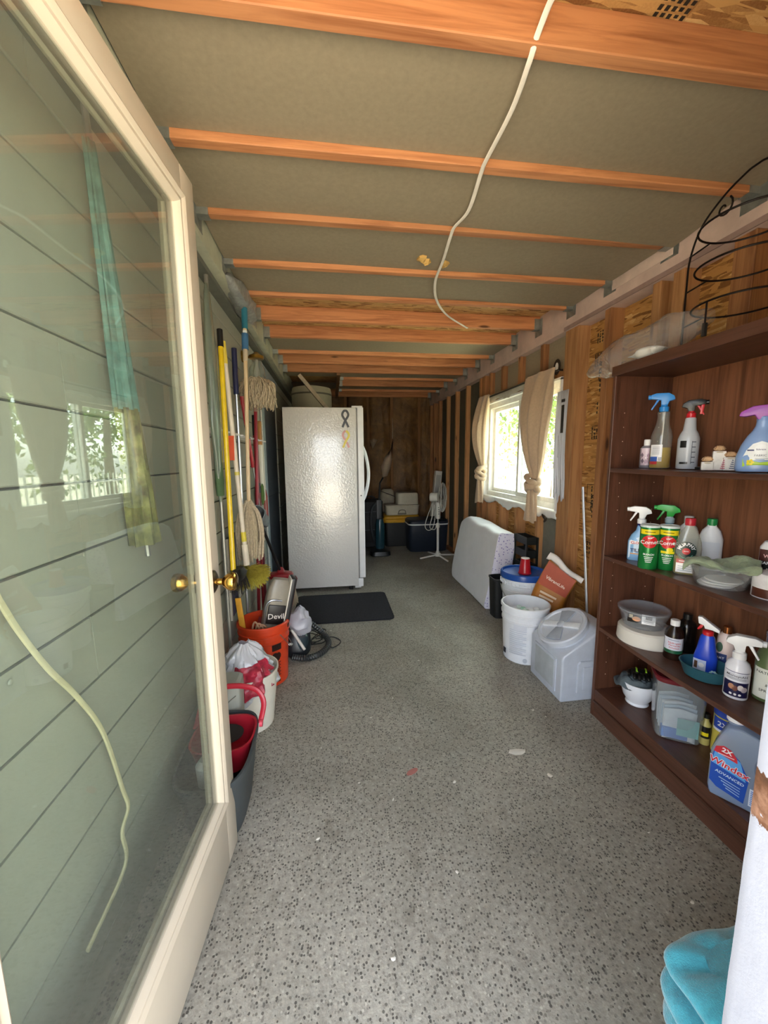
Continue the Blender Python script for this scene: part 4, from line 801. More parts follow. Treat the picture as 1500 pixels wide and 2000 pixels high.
# ================================================================== right side floor things
def bucket(t, r0, r1, h, mat, rim=True, n=48, thick=.004):
    """open pail wall: r0 base, r1 rim"""
    k = lambda z: lerp(r0, r1, z/h)
    pr = [(r0-.006, 0), (r0, .006), (k(h*.70), h*.70), (k(h*.70)+.005, h*.715), (k(h*.74)+.005, h*.74), (k(h*.745), h*.75), (k(h*.82), h*.82), (k(h*.82)+.006, h*.83), (k(h*.86)+.006, h*.86), (k(h*.865), h*.87), (k(h*.94), h*.94), (r1+.007, h*.95), (r1+.007, h*.985), (r1+.003, h), (r1-thick, h), (r0-thick, .012), (0, .010)]
    return G().lathe(pr, n).build('pail_wall', mat, t)
PAIL = plain('E4E7EC', .35, var=.03); PAILIN = clear('EFF1F4', .8, .2, 'E8EAEE', .4)
t = thing('lidded_bucket', 'white bucket closed with a blue snap lid', 'bucket', (1.405, 2.64, 0), -.5); h = .455
bucket(t, .135, .158, h, PAIL); BL = plain('1F4E9E', .3, var=.05)
G().lathe([(.166, h-.034), (.170, h-.030), (.170, h-.004), (.168, h+.006), (.160, h+.012), (.154, h+.010), (.150, h-.004), (.06, h-.002), (0, h-.002)], 48).build('lid', BL, t)
for i in range(36): a = 2*PI*i/36; G().box(-.004, .004, -.003, .003, -.012, .012, Matrix.Translation((.166*math.cos(a), .166*math.sin(a), h-.062)) @ Matrix.Rotation(a+PI/2, 4, 'Z')).build('lid_tear_rib', PAIL, t)
G().box(-.018, .018, -.002, .002, -.008, .008, Matrix.Translation((-.170*math.cos(.6), -.170*math.sin(.6), h-.045)) @ Matrix.Rotation(.6+PI/2, 4, 'Z')).build('pull_tab', WHT, t)
G().tube([(.163*math.cos(a), .163*math.sin(a), h*.78-.10*math.sin((a-3.3)/2.6*PI)) for a in [3.3+2.6*i/20 for i in range(21)]], .003, 6).build('bail_handle', METAL, t)
patch(C_('AEB8C8'), t, -.06, .06, .08, .26, .142, .142, .006, 'printed_label')
c1 = thing('plastic_cup', 'red plastic party cup upside down on the blue lid', 'cup', (1.39, 2.60, h)); G().lathe([(.044, 0), (.046, .003), (.046, .008), (.043, .010), (.030, .115), (.028, .118), (0, .114)], 36).build('cup_wall', plain('B01624', .3, var=.03), c1); G().lathe([(.030, .112), (.031, .118), (.026, .1185)], 28).build('cup_foot', C_('E8D8D8'), c1)
t = thing('open_bucket', 'open white bucket with printed instructions and washing pods inside', 'bucket', (1.225, 2.265, 0), -.75); h = .37
bucket(t, .128, .146, h, PAIL)
R = .136
for i in range(13): patch(C_('C3C9D6'), t, -.055, .05-.02*(i % 3 == 2), .225-.013*i, .229-.013*i, R, R, .010-.0045*i/13, 'printed_line', nx=8)
patch(C_('D3D7E0'), t, -.03, .05, .232, .268, R, R, .010, 'printed_block'); patch(C_('1C2030'), t, -.105, -.082, .045, .080, R, R, .004, 'printed_block'); blob(C_('B8BEC8'), t, ell(.045, .035, .013, .016, 12), R, R, .004, 'recycling_mark')
for a in (0, 1): G().tube([(.150*math.cos(q), .150*math.sin(q), h*.86-.08*math.sin((q+.1)/2.9*PI)) for q in [-.1+2.9*i/20 for i in range(21)]], .0028, 6).build('bail_handle', METAL, t) if a else None
for i in range(12):
    a, r = rnd.uniform(0, 6.28), rnd.uniform(0, .09); p_ = thing('laundry_pod', 'white and green laundry pod inside the open white bucket', 'pod', (1.225+r*math.cos(a), 2.265+r*math.sin(a), .295+.004*(i % 4)), a, 'pods in the open bucket')
    G().sup([(.014, .012, 0), (.020, .017, .006), (.020, .017, .012), (.012, .010, .019)], 2.6, 16).build('pod_body', C_(('DDEFE8', 'F0F2F4', 'A8D8C4')[i % 3], .2), p_)
f_ = G().lathe([(.13, .06), (.14, .29), (.08, .297), (0, .298)], 28, (1.225, 2.265, 0)).build('white_powder', C_('E9EDF0', .9)); tag(f_, 'white powder filling the open white bucket', 'powder'); f_['kind'] = 'stuff'
# pet food dispenser
t = thing('pet_food_container', 'grey plastic pet food container with a slanted round screw lid', 'container', (1.175, 1.765, 0)); GP = plain('BFC6D2', .3, var=.04)
poly = [(0, 0), (0, .245), (.012, .262), (.205, .392), (.30, .392), (.315, .37), (.315, 0)]
G().prism(poly, 0, .32).build('body', GP, t, bevel=.022, segs=3)
nrm = Vector((-.13, 0, .193)).normalized(); M4 = Matrix.Translation((.115, .16, .322)) @ Vector((0, 0, 1)).rotation_difference(nrm).to_matrix().to_4x4()
G().lathe([(.150, -.03), (.140, .0), (.132, .012), (.132, .028), (.124, .03)], 48, m=M4).build('neck', GP, t)
ld = G().lathe([(.138, .022), (.142, .026), (.142, .048), (.136, .054), (.122, .054), (.116, .046), (0, .046)], 56, m=M4).build('screw_lid', plain('C6CCD6', .25, var=.03), t)
for k in range(4): a = k*PI/2+.5; G().prism([(.020, -.022), (.105, -.045), (.112, 0), (.105, .045), (.020, .022)], .046, .056, M4 @ Matrix.Rotation(a, 4, 'Z'), 'xy').build('lid_grip_pad', plain('A4ACB8', .25), ld, bevel=.004) if k % 2 == 0 else G().prism([(.018, -.016), (.112, -.018), (.112, .018), (.018, .016)], .046, .060, M4 @ Matrix.Rotation(a, 4, 'Z'), 'xy').build('lid_rib', plain('DDE1E6', .3), ld, bevel=.004)
G().lathe([(.022, .046), (.022, .060), (.016, .063), (0, .063)], 24, m=M4).build('lid_hub', GP, ld)
G().prism([(.085, .05), (.085, .215), (.10, .23), (.30, .23), (.30, .05)], -.010, .002).build('raised_side_panel', GP, t, bevel=.007, segs=3); G().prism([(.115, .072), (.115, .20), (.29, .20), (.29, .072)], -.017, -.008).build('side_panel_boss', GP, t, bevel=.005)
G().box(-.006, .002, .05, .27, .035, .225).build('front_panel_frame', GP, t, bevel=.006); G().box(-.008, -.004, .065, .255, .05, .21).build('front_panel', plain('AEB6BC', .35), t, bevel=.002)
# cat litter bag
t = thing('litter_bag', 'orange and brown paper bag with a rolled white top leaning on the studs', 'bag', (1.412, 2.37, 0), -.72)
def bagp3(x, y, z, H=.62):
    v = z/H; ph = .62*v**1.3; return Vector((-.03+.15*v**1.8+x*math.cos(ph), y+.02*v, z*(1-.06*v)-x*math.sin(ph)))
def bagf(u, v):
    a = 2*PI*u; hx = .105; hy = lerp(.050, .012, v**2.5); e = 3.2; ca, sa = math.cos(a), math.sin(a)
    return bagp3(hx*math.copysign(abs(ca)**(2/e), ca)+.008*noise.noise(Vector((a, v*4, 1))), hy*math.copysign(abs(sa)**(2/e), sa)*(1+.2*noise.noise(Vector((a, v*5, 4)))), .60*v)
sp_ = plain('B0702A', .45, var=.14, scale=6)
G().grid(bagf, 44, 24, wrap=True).build('bag_body', sp_, t, smooth=60)
def on_bag(o):
    for v in o.data.vertices: v.co = bagp3(v.co.x, v.co.y, v.co.z)
    return o
on_bag(blob(plain('B0492A', .45, var=.06), t, [(-.095, .44), (.0, .44), (.095, .44), (.098, .52), (.10, .60), (0, .60), (-.10, .60), (-.098, .52)], None, .040, .004, 'red_panel'))
on_bag(text('VibrantLife', .030, C_('E8CDBE'), t, 0, .505, None, .045, .003, bold=.02))
for i in range(3): on_bag(patch(C_('E0C6A6'), t, -.060+.004*i, .050-.012*i, .395-.028*i, .410-.028*i, None, .050, .003, 'printed_line'))
on_bag(patch(C_('D8A860'), t, -.09, .04, .30, .304, None, .054, .002, 'printed_line'))
on_bag(G().grid(lambda u, v: Vector((lerp(-.125, .135, u), .018*math.cos(2*PI*v)+.008*math.sin(u*9), .610+.024*math.sin(2*PI*v)+.008*math.sin(u*7))), 24, 12).build('rolled_top', C_('EDE8E0', .6), t, smooth=60))
rodT = tag(G().tube([(1.610, 2.31, 1.11), (1.600, 2.135, .012)], .009, 8, flat=.7).build('shower_rod', plain('D4D8DE', .35, .3)), 'white metal rod leaning on the stud beside the bookcase', 'rod')
# black bin and crate behind the mattress
t = thing('black_bin', 'small black bin between the lidded bucket and the mattress', 'bin', (1.375, 2.915, 0)); G().sup([(.085, .060, 0), (.092, .066, .006), (.105, .075, .32), (.110, .080, .325), (.110, .080, .335), (.102, .072, .335), (.085, .060, .012)], 5, 36).build('bin_wall', plain('17181A', .45), t)
t = thing('black_crate', 'black plastic crate behind the mattress under the window', 'crate', (1.565, 2.93, 0)); CR = plain('1B1E1C', .5)
G().box(-.045, .045, -.10, .10, 0, .02).build('base', CR, t)
for z_ in (.06, .17, .28, .39, .50, .61): G().box(-.045, .045, -.10, -.09, z_, z_+.06).box(-.045, .045, .09, .10, z_, z_+.06).box(-.045, -.035, -.10, .10, z_, z_+.06).box(.035, .045, -.10, .10, z_, z_+.06).build('slat_ring', CR, t)
for sx in (-1, 1):
    for sy in (-1, 1): G().box(sx*.045-.006, sx*.045+.006, sy*.10-.01, sy*.10+.01, 0, .67).build('corner_post', CR, t)
# mattress
t = thing('crib_mattress', 'folded foam mattress in a white sheet with lavender floral edge', 'mattress', (1.26, 3.05, 0.006), 0)
def matt(u, v):
    # u along height (superellipse section in x-z), v along y
    y = lerp(0, .92, v); a = 2*PI*u; e = 7; ca, sa = math.cos(a), math.sin(a)
    tz = lerp(.66, .70, v); k = 1.0
    hx, hz = .088*k, tz/2*k
    x = hx*math.copysign(abs(ca)**(2/e), ca); z = hz*math.copysign(abs(sa)**(2/e), sa)+tz/2
    lean = .11*(z/.7); bul = .012*noise.noise(Vector((x*6, y*4, z*4)))
    cz = 1-.10*max(0, (v-.75)/.25)**2*(1 if z > tz/2 else 0)
    ybend = .05*math.sin(PI*z/.7)*(1 if v > .5 else 0)*(v-.5)
    return Vector((x+.09+lean+bul, y+ybend*1.5-.03*(1-v)*math.sin(PI*z/.7), z*cz+.02*noise.noise(Vector((x*9, y*5, 2)))*(1 if z > tz*.8 else 0)))
SHEET = plain('D8D9DC', .9, var=.03, scale=8, bump=.35, bscale=26, sheen=.2)
g = G(); g.grid(matt, 64, 22, wrap=True); g.build('sheet_cover', SHEET, t, smooth=60)
FLOR = dotted('DCD8E6', '8E86B8', 55, .30)
for v0 in (0, 1):
    g = G(); ring = [matt(i/64, v0) for i in range(64)]; c = sum((Vector(q) for q in ring), Vector())/64; n = 64; vs = [Vector(q) for q in ring]
    for k, d in ((.8, .016), (.5, .022)): vs += [c+(q-c)*k+Vector((0, (-1 if v0 == 0 else 1)*d, 0)) for q in ring]
    vs.append(c+Vector((0, (-1 if v0 == 0 else 1)*.024, 0)))
    fs = [(l*n+i, l*n+(i+1) % n, (l+1)*n+(i+1) % n, (l+1)*n+i) for l in range(2) for i in range(n)]+[(2*n+i, 2*n+(i+1) % n, 3*n) for i in range(n)]
    g.add(vs, fs); g.build('floral_end', FLOR, t, smooth=60)
# ================================================================== fridge
t = thing('refrigerator', 'white refrigerator seen from its side with ribbon magnets', 'refrigerator', (0, 0, 0)); 
def frm():
    m_ = NT('textured_white_enamel'); v = m_.coords(); m_.b.inputs['Base Color'].default_value = lin('DEDBD6'); m_.set(Roughness=.16); m_.b.inputs['Specular IOR Level'].default_value = 1.0; m_.b.inputs['Coat Weight'].default_value = .6; m_.b.inputs['Coat Roughness'].default_value = .12
    n = m_.noise(v, 70, 2, .5); m_.bump(m_.math('ADD', n, m_.math('MULTIPLY', m_.noise(v, 9, 3), .9)), .42, .006); return m_.m
FR = frm(); FRD = plain('F0F0F0', .3, var=.02); FY0, FY1 = 3.737, 4.58
G().box(-.44, .238, FY0, FY1, .045, 1.782).build('cabinet', FR, t, bevel=.006, segs=3)
G().box(.238, .250, FY0+.006, FY1-.006, .12, 1.775).build('door_gasket', plain('8C8A88', .6), t)
dA = G().box(.250, .308, FY0, 4.10, .125, 1.785).build('door', FRD, t, bevel=.008, segs=3); dB = G().box(.250, .308, 4.107, FY1, .125, 1.785).build('door', FRD, t, bevel=.008, segs=3)
def hnd(y, p): G().tube(smoothpts([(.305, y, .84), (.345, y, .92), (.378, y, 1.06), (.382, y, 1.20), (.352, y, 1.36), (.305, y, 1.47)], 8), .013, 10).build('door_handle', FRD, p)
hnd(4.06, dA); hnd(4.15, dB)
G().box(.20, .262, FY0+.01, FY1-.01, .02, .115).build('kick_grille', plain('D8D8D6', .4), t, bevel=.005); G().box(.235, .285, FY0+.0, FY0+.06, .035, .118).build('hinge_foot', FRD, t, bevel=.008)
G().box(.20, .30, FY0+.01, FY0+.09, 1.782, 1.80).build('hinge_cover', plain('E4E4E2', .4), t, bevel=.004)
for x, y in ((-.40, FY0+.05), (.16, FY0+.05), (-.40, FY1-.05), (.16, FY1-.05)): G().lathe([(.022, 0), (.022, .03), (.012, .03), (.012, .046)], 16, (x, y, 0)).build('leveling_foot', BLACK, t)
G().lathe([(.007, 0), (.007, .003), (0, .004)], 12, m=Matrix.Translation((.275, FY0, .95)) @ Matrix.Rotation(PI/2, 4, 'X')).build('screw_cap', plain('6A6460', .5), dA)
G().box(-.42, .20, FY1-.0, FY1+.01, .1, 1.7).build('rear_cover', BLACK, t)
def ribbon(x, z, mats, label, s=1.0):
    r = thing('ribbon_magnet', label, 'magnet', (x, FY0-.0005, z), 0, None)
    for side, mt_ in ((1, mats[0]), (-1, mats[1])):
        pts = [(side*-.028, -.075), (side*-.004, -.020), (side*.026, .030), (side*.024, .058), (side*.010, .076), (0, .079)]
        P = smoothpts([(a*s, 0, b*s) for a, b in pts], 6); wd = .010*s; vs = []
        for i, p_ in enumerate(P):
            q = P[min(i+1, len(P)-1)]-P[max(i-1, 0)]; nn = Vector((-q.z, 0, q.x)).normalized()
            off = -.002 if side > 0 else -.0012
            vs += [p_+nn*wd+Vector((0, off, 0)), p_-nn*wd+Vector((0, off, 0)), p_-nn*wd+Vector((0, 0, 0)), p_+nn*wd+Vector((0, 0, 0))]
        n = len(P); fs = [(i*4+k, i*4+(k+1) % 4, i*4+4+(k+1) % 4, i*4+4+k) for i in range(n-1) for k in range(4)]+[(0, 1, 2, 3), tuple(4*(n-1)+k for k in range(4))]
        G().add(vs, fs).build('ribbon_strand', mt_, r, smooth=0)
    return r
ribbon(.138, 1.675, (C_('1A1A1C'), C_('222224')), 'black awareness ribbon magnet on the fridge side'); ribbon(.140, 1.485, (C_('E6D23A'), C_('D89A92')), 'yellow and pink awareness ribbon magnet on the fridge side', 1.0)
# water heater behind
t = thing('water_heater', 'round beige water heater tank behind the refrigerator', 'water heater', (-.225, 5.05, 0)); G().lathe([(.235, .03), (.245, .04), (.245, 2.12), (.235, 2.17), (.10, 2.20), (0, 2.20)], 48).build('tank', plain('A7A088', .5, var=.06, scale=4), t); G().lathe([(.247, 2.08), (.248, 2.10)], 48, cap=False).build('top_band', plain('5C574A', .5), t); G().lathe([(.20, 0), (.20, .04)], 32).build('base_ring', BLACK, t)
tag(G().box(-.02, .02, -.045, .045, 0, .55, Matrix.Translation((.02, 4.52, 1.80)) @ Matrix.Rotation(-.69, 4, 'Y')).build('diagonal_brace', plain('B7A68C', .7, var=.1)), 'pale diagonal wooden brace above the refrigerator', 'brace')
rg = G(); rp = []
for cx, cy, a0 in ((.43, 3.57, 0), (-.30, 3.57, PI/2), (-.30, 3.02, PI), (.43, 3.02, 1.5*PI)):
    for i in range(7): a = a0+PI/2*i/6; rp.append((cx+.05*math.cos(a), cy+.05*math.sin(a)))
rg.prism(rp, .0005, .012, None, 'xy'); ro = rg.build('floor_mat', plain('222228', 1.0, var=.25, scale=70, bump=.9, bscale=160), bevel=.004); tag(ro, 'charcoal rectangular floor mat in front of the refrigerator', 'mat')
# ================================================================== back of the room
FW2 = plain('D9D8D0', .4, var=.03)
t = thing('pedestal_fan', 'white pedestal fan on crossed legs turned to the window wall', 'fan', (1.36, 4.86, 0))
for a in (.25, 1.82, 3.39, 4.96): G().tube([(0, 0, .035), (.26*math.cos(a), .26*math.sin(a), .012)], .011, 8).build('leg', FW2, t)
G().lathe([(.045, .02), (.045, .05), (.028, .065), (.024, .085)], 24).build('base_hub', FW2, t); G().tube([(0, 0, .06), (0, 0, .46)], .016, 12).build('lower_pole', FW2, t); G().tube([(0, 0, .42), (0, 0, .60)], .010, 10).build('upper_pole', METAL, t); G().lathe([(.022, .40), (.024, .42), (.020, .46)], 16).build('collar', FW2, t)
G().lathe([(.026, .52), (.032, .54), (.030, .70), (.034, .74)], 20).build('control_column', FW2, t)
for i in range(4): G().box(-.008, .008, -.036, -.030, .58+.028*i, .59+.028*i).build('speed_button', plain('55585C', .5), t)
MF = Matrix.Translation((.0, 0, .80)) @ Matrix.Rotation(-.38, 4, 'Z') @ Matrix.Rotation(PI/2, 4, 'Y')
G().lathe([(.0, -.11), (.045, -.11), (.060, -.09), (.062, -.01), (.05, 0)], 28, m=MF).build('motor_housing', FW2, t)
gr_ = G()
for k in range(48):
    a = 2*PI*k/48; c, s_ = math.cos(a), math.sin(a)
    gr_.tube([MF @ Vector((r*c, r*s_, z_)) for r, z_ in ((.04, .012), (.13, .016), (.185, .040), (.190, .055), (.18, .075), (.12, .098), (.035, .105))], .0013, 3)
for r, z_ in ((.19, .055), (.135, .017), (.125, .097)): gr_.tube([MF @ Vector((r*math.cos(2*PI*k/40), r*math.sin(2*PI*k/40), z_)) for k in range(40)], .005 if r == .19 else .002, 6, closed=True)
gr_.build('wire_guard', FW2, t)
for k in range(3):
    a = k*2*PI/3+.4; G().prism([(.02, -.02), (.08, -.062), (.155, -.055), (.165, .01), (.12, .045), (.03, .03)], .050, .054, MF @ Matrix.Rotation(a, 4, 'Z') @ Matrix.Rotation(.35, 4, 'X'), 'xy').build('blade', clear('D8D8D4', .75, .2, 'CFCFCA', .4), t)
G().lathe([(.035, .10), (.035, .11), (0, .112)], 24, m=MF).build('guard_badge', FW2, t)
G().tube(smoothpts([(-.06, .03, .74), (-.12, .04, .58), (-.16, .05, .42), (-.12, .04, .36), (-.06, .03, .40), (-.035, .02, .55), (-.045, .02, .70), (-.07, .03, .55), (-.10, .03, .40), (-.04, .0, .38), (-.018, 0, .46)], 8), .0045, 6).build('power_cord', FW2, t)
t = thing('window_fan', 'white slim tower fan leaning behind the pedestal fan', 'fan', (1.47, 5.66, 0), 0, None); M4 = Matrix.Rotation(.10, 4, 'Y'); G().box(-.05, .05, -.05, .05, .0, 1.12, M4).build('housing', FW2, t, bevel=.012)
for i in range(6): G().box(-.035+.012*i, -.030+.012*i, -.053, -.049, .25, 1.06, M4).build('grille_slat', plain('8A8A84', .5), t)
t = thing('cooler', 'dark navy cooler with a white lid seam beside the fan', 'cooler', (1.325, 5.36, 0)); NV = plain('1A2230', .45)
G().sup([(.26, .165, 0), (.27, .175, .01), (.285, .19, .375), (.285, .19, .38)], 7, 44).build('tub', NV, t, smooth=50); G().sup([(.288, .193, .38), (.290, .195, .384), (.290, .195, .394), (.288, .193, .398)], 7, 44).build('seam', C_('C8CCCC'), t); G().sup([(.287, .192, .398), (.287, .192, .43), (.27, .175, .45)], 7, 44).build('lid', NV, t)
t = thing('storage_tote', 'black storage tote with a yellow lid under the beige toolbox', 'tote', (1.015, 5.78, 0)); G().sup([(.24, .18, 0), (.25, .19, .01), (.275, .215, .36), (.275, .215, .365)], 8, 44).build('tub', plain('0F0F10', .5), t)
G().sup([(.285, .225, .365), (.288, .228, .37), (.288, .228, .41), (.27, .21, .425), (.27, .21, .45), (.25, .19, .465)], 8, 44).build('lid', plain('C9951E', .45), t)
t = thing('beige_tool_case', 'beige plastic tool case standing on the yellow lidded tote', 'case', (1.03, 5.75, .466)); BE = plain('B9B29E', .5, var=.04)
G().sup([(.235, .13, 0), (.245, .14, .01), (.255, .15, .13), (.262, .157, .135), (.262, .157, .15), (.25, .145, .155)], 7, 40).build('lower_body', BE, t); G().sup([(.165, .12, .15), (.16, .115, .30), (.15, .105, .325), (.13, .09, .33)], 6, 40, (.085, 0, 0)).build('upper_body', BE, t)
G().tube(smoothpts([(-.07, -.155, .03), (-.06, -.175, .07), (-.03, -.18, .085), (0, -.18, .085), (.03, -.175, .07), (.04, -.155, .03)], 4), .007, 8).build('handle', plain('8F8878', .5), t); G().box(-.08, .05, -.162, -.15, .015, .035).build('latch', plain('6C6656', .5), t, bevel=.003)
t = thing('white_sack', 'off white folded sack with a black strap behind the beige case', 'sack', (.875, 6.17, 0)); G().sup([(.10, .07, 0), (.115, .08, .02), (.12, .08, .70), (.10, .06, .79), (.07, .03, .82)], 4, 28).build('body', plain('A9A18E', .8, bump=.5, bscale=20), t); G().tube([(-.13, -.085, .80), (.12, -.085, .70)], .016, 8, flat=.3).build('strap', BLACK, t)
# dark suitcase and upright vacuum
t = thing('black_suitcase', 'black wheeled suitcase standing beside the refrigerator door', 'suitcase', (.52, 5.5, 0)); SU = plain('101114', .6, bump=.3)
G().sup([(.17, .11, .05), (.185, .125, .06), (.185, .125, .70), (.16, .10, .73)], 7, 44).build('shell', SU, t); G().box(-.12, .12, -.145, -.12, .12, .50).build('front_pocket', SU, t, bevel=.012); G().tube(smoothpts([(-.07, 0, .72), (-.07, 0, .755), (0, 0, .77), (.07, 0, .755), (.07, 0, .72)], 4), .010, 8).build('handle', SU, t)
for x in (-.14, .14):
    for y in (-.08, .08): G().lathe([(.03, -.012), (.03, .012)], 18, m=Matrix.Translation((x, y, .03)) @ Matrix.Rotation(PI/2, 4, 'X')).build('wheel', BLACK, t)
for z_ in (.30, .56): G().tube([(-.10, -.148, z_), (.10, -.148, z_+.01)], .004, 6).build('zip', plain('6A6E74', .4, .5), t)
t = thing('upright_vacuum', 'black upright vacuum with a teal dust cup beside the suitcase', 'vacuum', (.62, 5.10, 0)); 
G().sup([(.13, .12, 0.01), (.14, .13, .02), (.13, .12, .07), (.06, .06, .10)], 4, 32).build('floor_head', plain('0F1012', .4), t); G().lathe([(.05, .08), (.065, .12), (.065, .42), (.045, .50)], 28).build('dust_cup', plain('1C3A44', .2), t); G().box(-.035, .035, .05, .09, .08, .75).build('spine', BLACK, t, bevel=.008); G().tube([(0, .07, .70), (.02, .09, .98), (.05, .02, 1.05)], .012, 8).build('handle', BLACK, t)
G().tube(smoothpts([(-.05, .04, .15), (-.11, .03, .35), (-.10, .05, .62), (-.03, .08, .72)], 6), .018, 10).build('hose', plain('23262A', .5), t)
t = thing('grey_crate', 'grey plastic bin between the cooler and the mattress', 'bin', (1.645, 4.52, 0)); G().sup([(.018, .12, 0), (.022, .125, .01), (.026, .13, .36), (.026, .13, .365)], 7, 30).build('wall', plain('8A8C86', .5), t)
# ceiling cable
P = [(.512, .34, 2.33), (.510, .58, 2.262), (.509, .64, 2.262), (.507, .895, 2.30), (.505, .985, 2.285), (.506, 1.026, 2.262), (.522, 1.155, 2.258), (.525, 1.342, 2.262), (.530, 1.399, 2.262), (.554, 1.588, 2.256), (.537, 1.709, 2.262), (.541, 1.775, 2.262), (.566, 1.982, 2.258), (.587, 2.202, 2.256), (.660, 2.433, 2.25), (.80, 2.672, 2.252), (1.03, 2.93, 2.262)]
tag(G().tube(smoothpts(P, 6), .0075, 8, flat=.5).build('ceiling_cable', plain('F0E8DA', .5)), 'white flat cable strung along under the ceiling joists', 'cable')
# teal blanket by the jamb
t = thing('fleece_blanket', 'folded teal fleece blanket piled on the floor behind the jamb', 'blanket', (.798, .525, 0), 0)
TL = plain('3FA0B4', .95, var=.14, scale=40, sheen=.6, bump=.5, bscale=300)
def layer(z0, z1, hx, hy, dx, dy, s):
    def f(u, v):
        a = 2*PI*u; ca, sa = math.cos(a), math.sin(a); e = 3; zz = lerp(z0, z1, v); bl = math.sin(PI*v)**.45 if 0 < v < 1 else 0
        k = .55+.45*bl if v in (0, 1) or True else 1
        n1 = noise.noise(Vector((ca*1.5, sa*1.5, s+v*2)))
        return Vector((dx+(hx*k+.015*n1)*math.copysign(abs(ca)**(2/e), ca), dy+(hy*k+.015*n1)*math.copysign(abs(sa)**(2/e), sa), zz+.025*noise.noise(Vector((ca*2, sa*2, s+3)))*v+.03*(ca*.3-sa*.5)*v))
    return f
for i, (z0, z1, hx, hy, dx, dy) in enumerate(((.0, .09, .13, .085, .005, 0), (.08, .165, .140, .095, 0, .0), (.15, .235, .148, .100, -.004, -.002), (.22, .305, .142, .098, .0, .004))):
    g = G(); g.grid(layer(z0, z1, hx, hy, dx, dy, i*3.7), 48, 12, wrap=True); n0 = len(g.v); g.add([g.v[11*48+k] for k in range(48)], [tuple(range(48))]); g.build('blanket_fold', TL, t, smooth=70)
# ================================================================== cleaning tools on the left wall
def pole(p0, p1, r, mat, name, parent, n=10): return G().tube([p0, p1], r, n).build(name, mat, parent)
def P3(a, b, t): return tuple(lerp(a[i], b[i], t) for i in range(3))
rk = thing('tool_rack', 'white clip rail holding the broom handles on the siding', 'rack', (0, 0, 0)); G().box(-.60, -.592, 2.02, 3.42, 1.435, 1.465).build('rail', C_('D8D8D4'), rk, bevel=.002)
for y in (2.07, 2.20, 2.38, 2.50, 2.62, 2.72, 2.86, 3.0, 3.14, 3.30):
    G().tube([(-.592, y-.018, 1.45), (-.560, y-.024, 1.45), (-.532, y-.016, 1.45)], .006, 6).tube([(-.592, y+.018, 1.45), (-.560, y+.024, 1.45), (-.532, y+.016, 1.45)], .006, 6).build('clip', C_('E6E6E2'), rk)
YP = plain('F0CC1E', .35); IV = plain('E6DAC4', .5, var=.05); REDM = plain('8E1A26', .3, .2); SIL = plain('B9BCBE', .3, .9); TG = plain('2A7488', .5); NAVY = plain('1A2048', .5); BEI = wood('D8C09A', 'BFA276', 2, .5, False)
def bristles(g, c, n, r0, r1, l, spread, R_, down=True, th=.0014):
    for i in range(n):
        a = R_.uniform(0, 2*PI); q = math.sqrt(R_.random()); b = Vector((c[0]+r0*q*math.cos(a), c[1]+r1*q*math.sin(a), c[2]))
        e = b+Vector((spread*q*math.cos(a), spread*q*math.sin(a), -l*(1-.35*q*(spread > l*.5))*R_.uniform(.85, 1.05)))
        g.tube([b, e], [th, th*.6], 3)
a, b = (-.535, 2.118, 1.944), (-.50, 1.95, .76); t = thing('yellow_pole_brush', 'yellow handled brush with black grip hung next to the plastic sleeve', 'brush', (0, 0, 0))
pole(a, b, .0125, YP, 'handle', t); pole(P3(a, b, -.002), P3(a, b, .07), .0145, BLACK, 'grip', t); G().sup([(.03, .07, .0), (.035, .075, .02), (.02, .04, .05)], 3, 24, (b[0]+.02, b[1]+.02, b[2]-.045)).build('brush_block', BLACK, t)
g = G(); bristles(g, (b[0]+.02, b[1]+.02, b[2]-.04), 160, .03, .07, .07, .02, rnd); g.build('bristles', plain('2A2520', .8), t)
a, b = (-.54, 2.19, 1.90), (-.487, 2.185, .72); t = thing('ceiling_duster', 'ivory pole with a mustard yellow domed duster head', 'duster', (0, 0, 0))
pole(a, b, .012, IV, 'handle', t); pole(P3(a, b, -.01), P3(a, b, .085), .0128, plain('E8CE4A', .5), 'grip', t); pole(P3(a, b, .56), P3(a, b, .575), .0135, plain('D8C85A', .5), 'ring', t); pole(P3(a, b, .84), P3(a, b, .885), .0140, plain('E0CC40', .5), 'ring', t); pole(P3(a, b, .90), b, .017, IV, 'socket', t)
g = G(); R_ = random.Random(3)
for i in range(2200):
    u, v = R_.uniform(0, 2*PI), R_.uniform(-1.0, 1.0); d = Vector((math.cos(u)*math.cos(v*1.1), math.sin(u)*math.cos(v*1.1), -.18-.55*abs(math.sin(v))+.35*R_.random())).normalized(); L = R_.uniform(.10, .125); c = Vector((b[0]+.008, b[1]-.005, b[2]-.022)); g.tube([c, c+d*L*.6, c+d*L+Vector((0, 0, -.01))], [.0016, .0016, .001], 3)
g.build('duster_bristles', plain('B5A63A', .8, var=.2, scale=60), t)
a, b = (-.54, 2.425, 1.94), (-.545, 2.39, .03); t = thing('squeegee_pole', 'steel pole with a long navy blue foam grip', 'pole', (0, 0, 0)); pole(a, b, .0085, SIL, 'shaft', t); pole(a, P3(a, b, .135), .015, NAVY, 'grip', t, 14)
a, b = (-.478, 2.46, 2.14), (-.49, 2.34, 1.02); t = thing('string_mop', 'string mop hanging head down on a beige pole with teal grips', 'mop', (0, 0, 0))
pole(a, b, .011, BEI, 'handle', t); pole(P3(a, b, -.03), P3(a, b, .075), .017, TG, 'upper_grip', t, 14); pole(P3(a, b, .085), P3(a, b, .10), .0125, WHT, 'grip_band', t); pole(P3(a, b, .10), P3(a, b, .18), .019, plain('3E6E98', .6), 'lower_grip', t, 14); pole(P3(a, b, .18), P3(a, b, .24), .0135, C_('C8B9A0'), 'ferrule', t)
